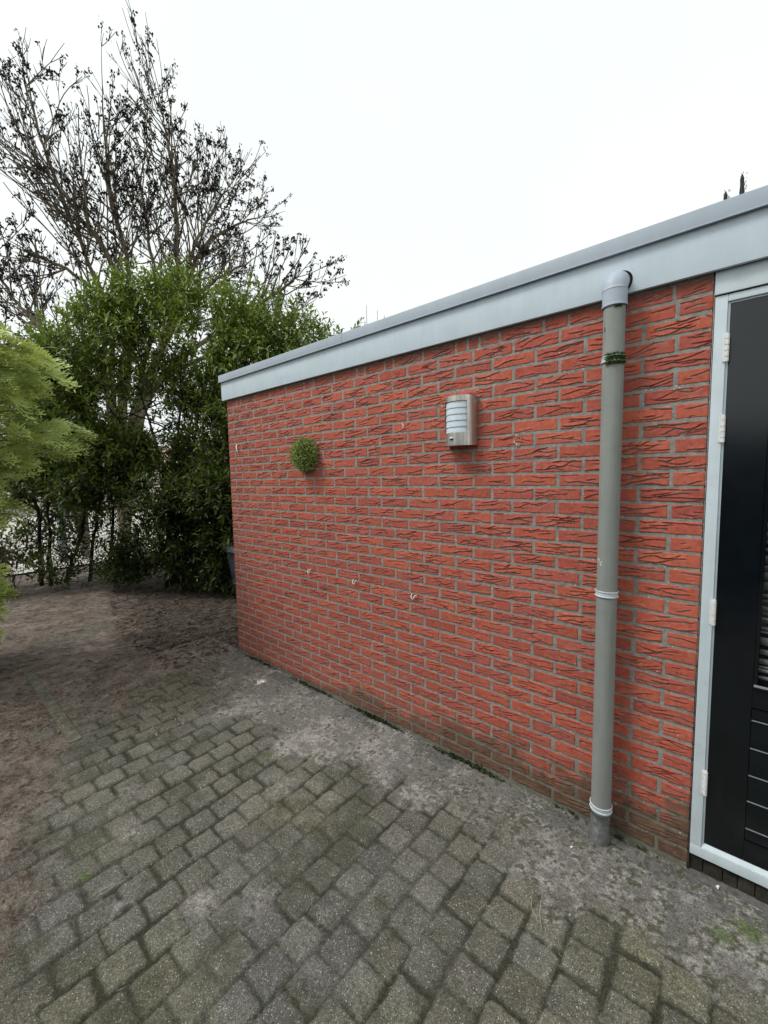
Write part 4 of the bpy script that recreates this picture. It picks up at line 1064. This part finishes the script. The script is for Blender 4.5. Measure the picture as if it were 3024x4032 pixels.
# ------------------------------------------------------------------ litter, moss along the wall, stalks
def litter():
    rg = np.random.default_rng(88)
    Vs = []; Ts = []; 
    def strips(x, y, L, W_, a, z, tint, curve):
        n = len(x); d = np.stack([np.cos(a), np.sin(a), 0 * a], 1); s_ = np.stack([-np.sin(a), np.cos(a), 0 * a], 1)
        p = np.stack([x, y, z], 1); L = L[:, None]; W_ = W_[:, None]; c = curve[:, None]
        mid = p + s_ * c * L; lift = np.zeros((n, 3)); lift[:, 2] = rg.uniform(.001, .012, n)
        V = np.stack([p - d * L * .5, mid + lift - s_ * W_ * .5, p + d * L * .5, mid + lift + s_ * W_ * .5], 1)
        Vs.append(V.reshape(-1, 3)); Ts.append(np.repeat(tint, 4))
    def scatter(n, x0, x1, y0, y1, keep):
        x = rg.uniform(x0, x1, n); y = rg.uniform(y0, y1, n); k = keep(x, y); return x[k], y[k]
    # needles and straw on the soil
    for cnt, reg, kf, Lr, Wr, tr in (
        (34000, (-4.5, .5, -2.4, 1.0), lambda x, y: (rg.random(len(x)) < .35 + .65 * (vnoise(x, y, 3, 4, 3) > 0)) & ~((x > -.22) & (y > -.02)), (.010, .045), (.0016, .004), (.05, .6)),
        (7000, (-3.4, .6, -2.2, .35), lambda x, y: (vnoise(x, y, 2.2, 14, 3) > -.05) & ~((x > -.22) & (y > -.03)), (.02, .07), (.0030, .0075), (.25, 1.0)),
        (4200, (.1, 1.7, -2.3, -1.38), lambda x, y: (y < -1.40 - .30 * x + .12 * vnoise(x, y, 5, 7, 2)), (.010, .05), (.0012, .003), (.1, .8)),
        (2200, (-.3, 3.6, -1.8, -.03), lambda x, y: rg.random(len(x)) < (.20 + .8 * (y > -.5) * (vnoise(x, y, 4, 6, 2) > .1)), (.006, .03), (.0010, .0026), (.3, 1.0)),
        (2200, (-4.8, -.3, -.6, 1.1), lambda x, y: y > -.55 - .25 * (x + 2), (.04, .11), (.014, .030), (.0, .35))):
        x, y = scatter(cnt, *reg, kf); n = len(x)
        strips(x, y, rg.uniform(*Lr, n), rg.uniform(*Wr, n), rg.uniform(0, 6.28, n), np.full(n, .006) + rg.uniform(0, .008, n) + .01 * (x < -.8), rg.uniform(*tr, n), rg.normal(0, .18, n))
    V = np.concatenate(Vs); T = np.concatenate(Ts)
    o = mesh_np('leaf_litter', V, np.arange(len(V)).reshape(-1, 4), M['litter'], attrs={'tint': T}, smooth=False); tag(o, 'brown needles, straw and dead leaves scattered over the soil and paving', 'leaf litter', kind='stuff')
    # moss and crumbs along the foot of the wall
    b = MB()
    x = np.concatenate([rg.uniform(-.2, 3.3, 900), rg.normal(1.35, .25, 300), rg.normal(2.3, .2, 120)]); x = x[rg.random(len(x)) < np.interp(x, [0, 2.5, 2.9], [1, .8, .15])]; x = x[(x > -.2) & (x < 3.3)]
    for xx in x:
        h = rg.uniform(.002, .009) * (1 + .7 * math.sin(xx * 9)); c = np.array([xx, -.014 + rg.normal(0, .006), .004]); 
        for _ in range(4):
            v = rg.normal(0, h * .8, (3, 3)); v[:, 2] = np.abs(v[:, 2]); b.add(c + v, [(0, 1, 2)])
    tag(b.build('wall_foot_moss', M['mossdark'], smooth=False), 'dark moss and crumbs lying along the foot of the brick wall', 'moss', kind='stuff')
    # pale crumbs of mortar
    b = MB()
    for (x, y, s_) in [(1.44, -.115, .006), (1.50, -.10, .006), (1.33, -.20, .006), (.60, -.52, .009), (2.33, -1.02, .004), (2.98, -.50, .005), (1.30, -1.18, .004), (2.9, -.20, .006), (3.35, -.23, .006), (.1, -.9, .006), (3.40, -.02, .010), (2.62, -1.32, .009), (-1.5, .1, .01)] + [(rg.uniform(-.2, 3.4), rg.uniform(-1.6, -.05), rg.uniform(.0015, .0035)) for _ in range(160)]:
        v = norm(rg.normal(0, 1, (6, 3))) * s_ * rg.uniform(.6, 1.2, (6, 1)); c = np.array([x, y, .005 + s_ * .3])
        b.add(c + v, [(0, 1, 2), (0, 2, 3), (0, 3, 4), (0, 4, 5), (1, 3, 5), (2, 4, 1), (5, 2, 3)])
    tag(b.build('pale_crumbs', M['white'], smooth=False), 'tiny white mortar crumbs and chips strewn over the paving', 'debris', kind='stuff')
    b = MB()
    for (x, y, a, L) in ((2.92, -.62, 1.9, .13), (2.90, -.60, 2.1, .11), (1.52, -1.62, 1.3, .10), (1.50, -1.63, 1.2, .08), (1.60, -1.16, .9, .07), (.95, -1.6, 2.4, .12)):
        P_ = branch_path((x, y, .006), (x + L * math.cos(a), y + L * math.sin(a), .02), rg, 6, .05); b.tube(P_, [.0008, .001, .001, .001, .0008, .0005], 4)
    tag(b.build('dry_stalks', m_plain('straw', (.45, .38, .24), .8, .2)), 'dry straw coloured grass stalks lying on the paving', 'stalks', kind='stuff')
litter()
root_bin = bpy.data.objects['wheelie_bin']; root_bin.location.x += .02; root_bin.location.y += .01
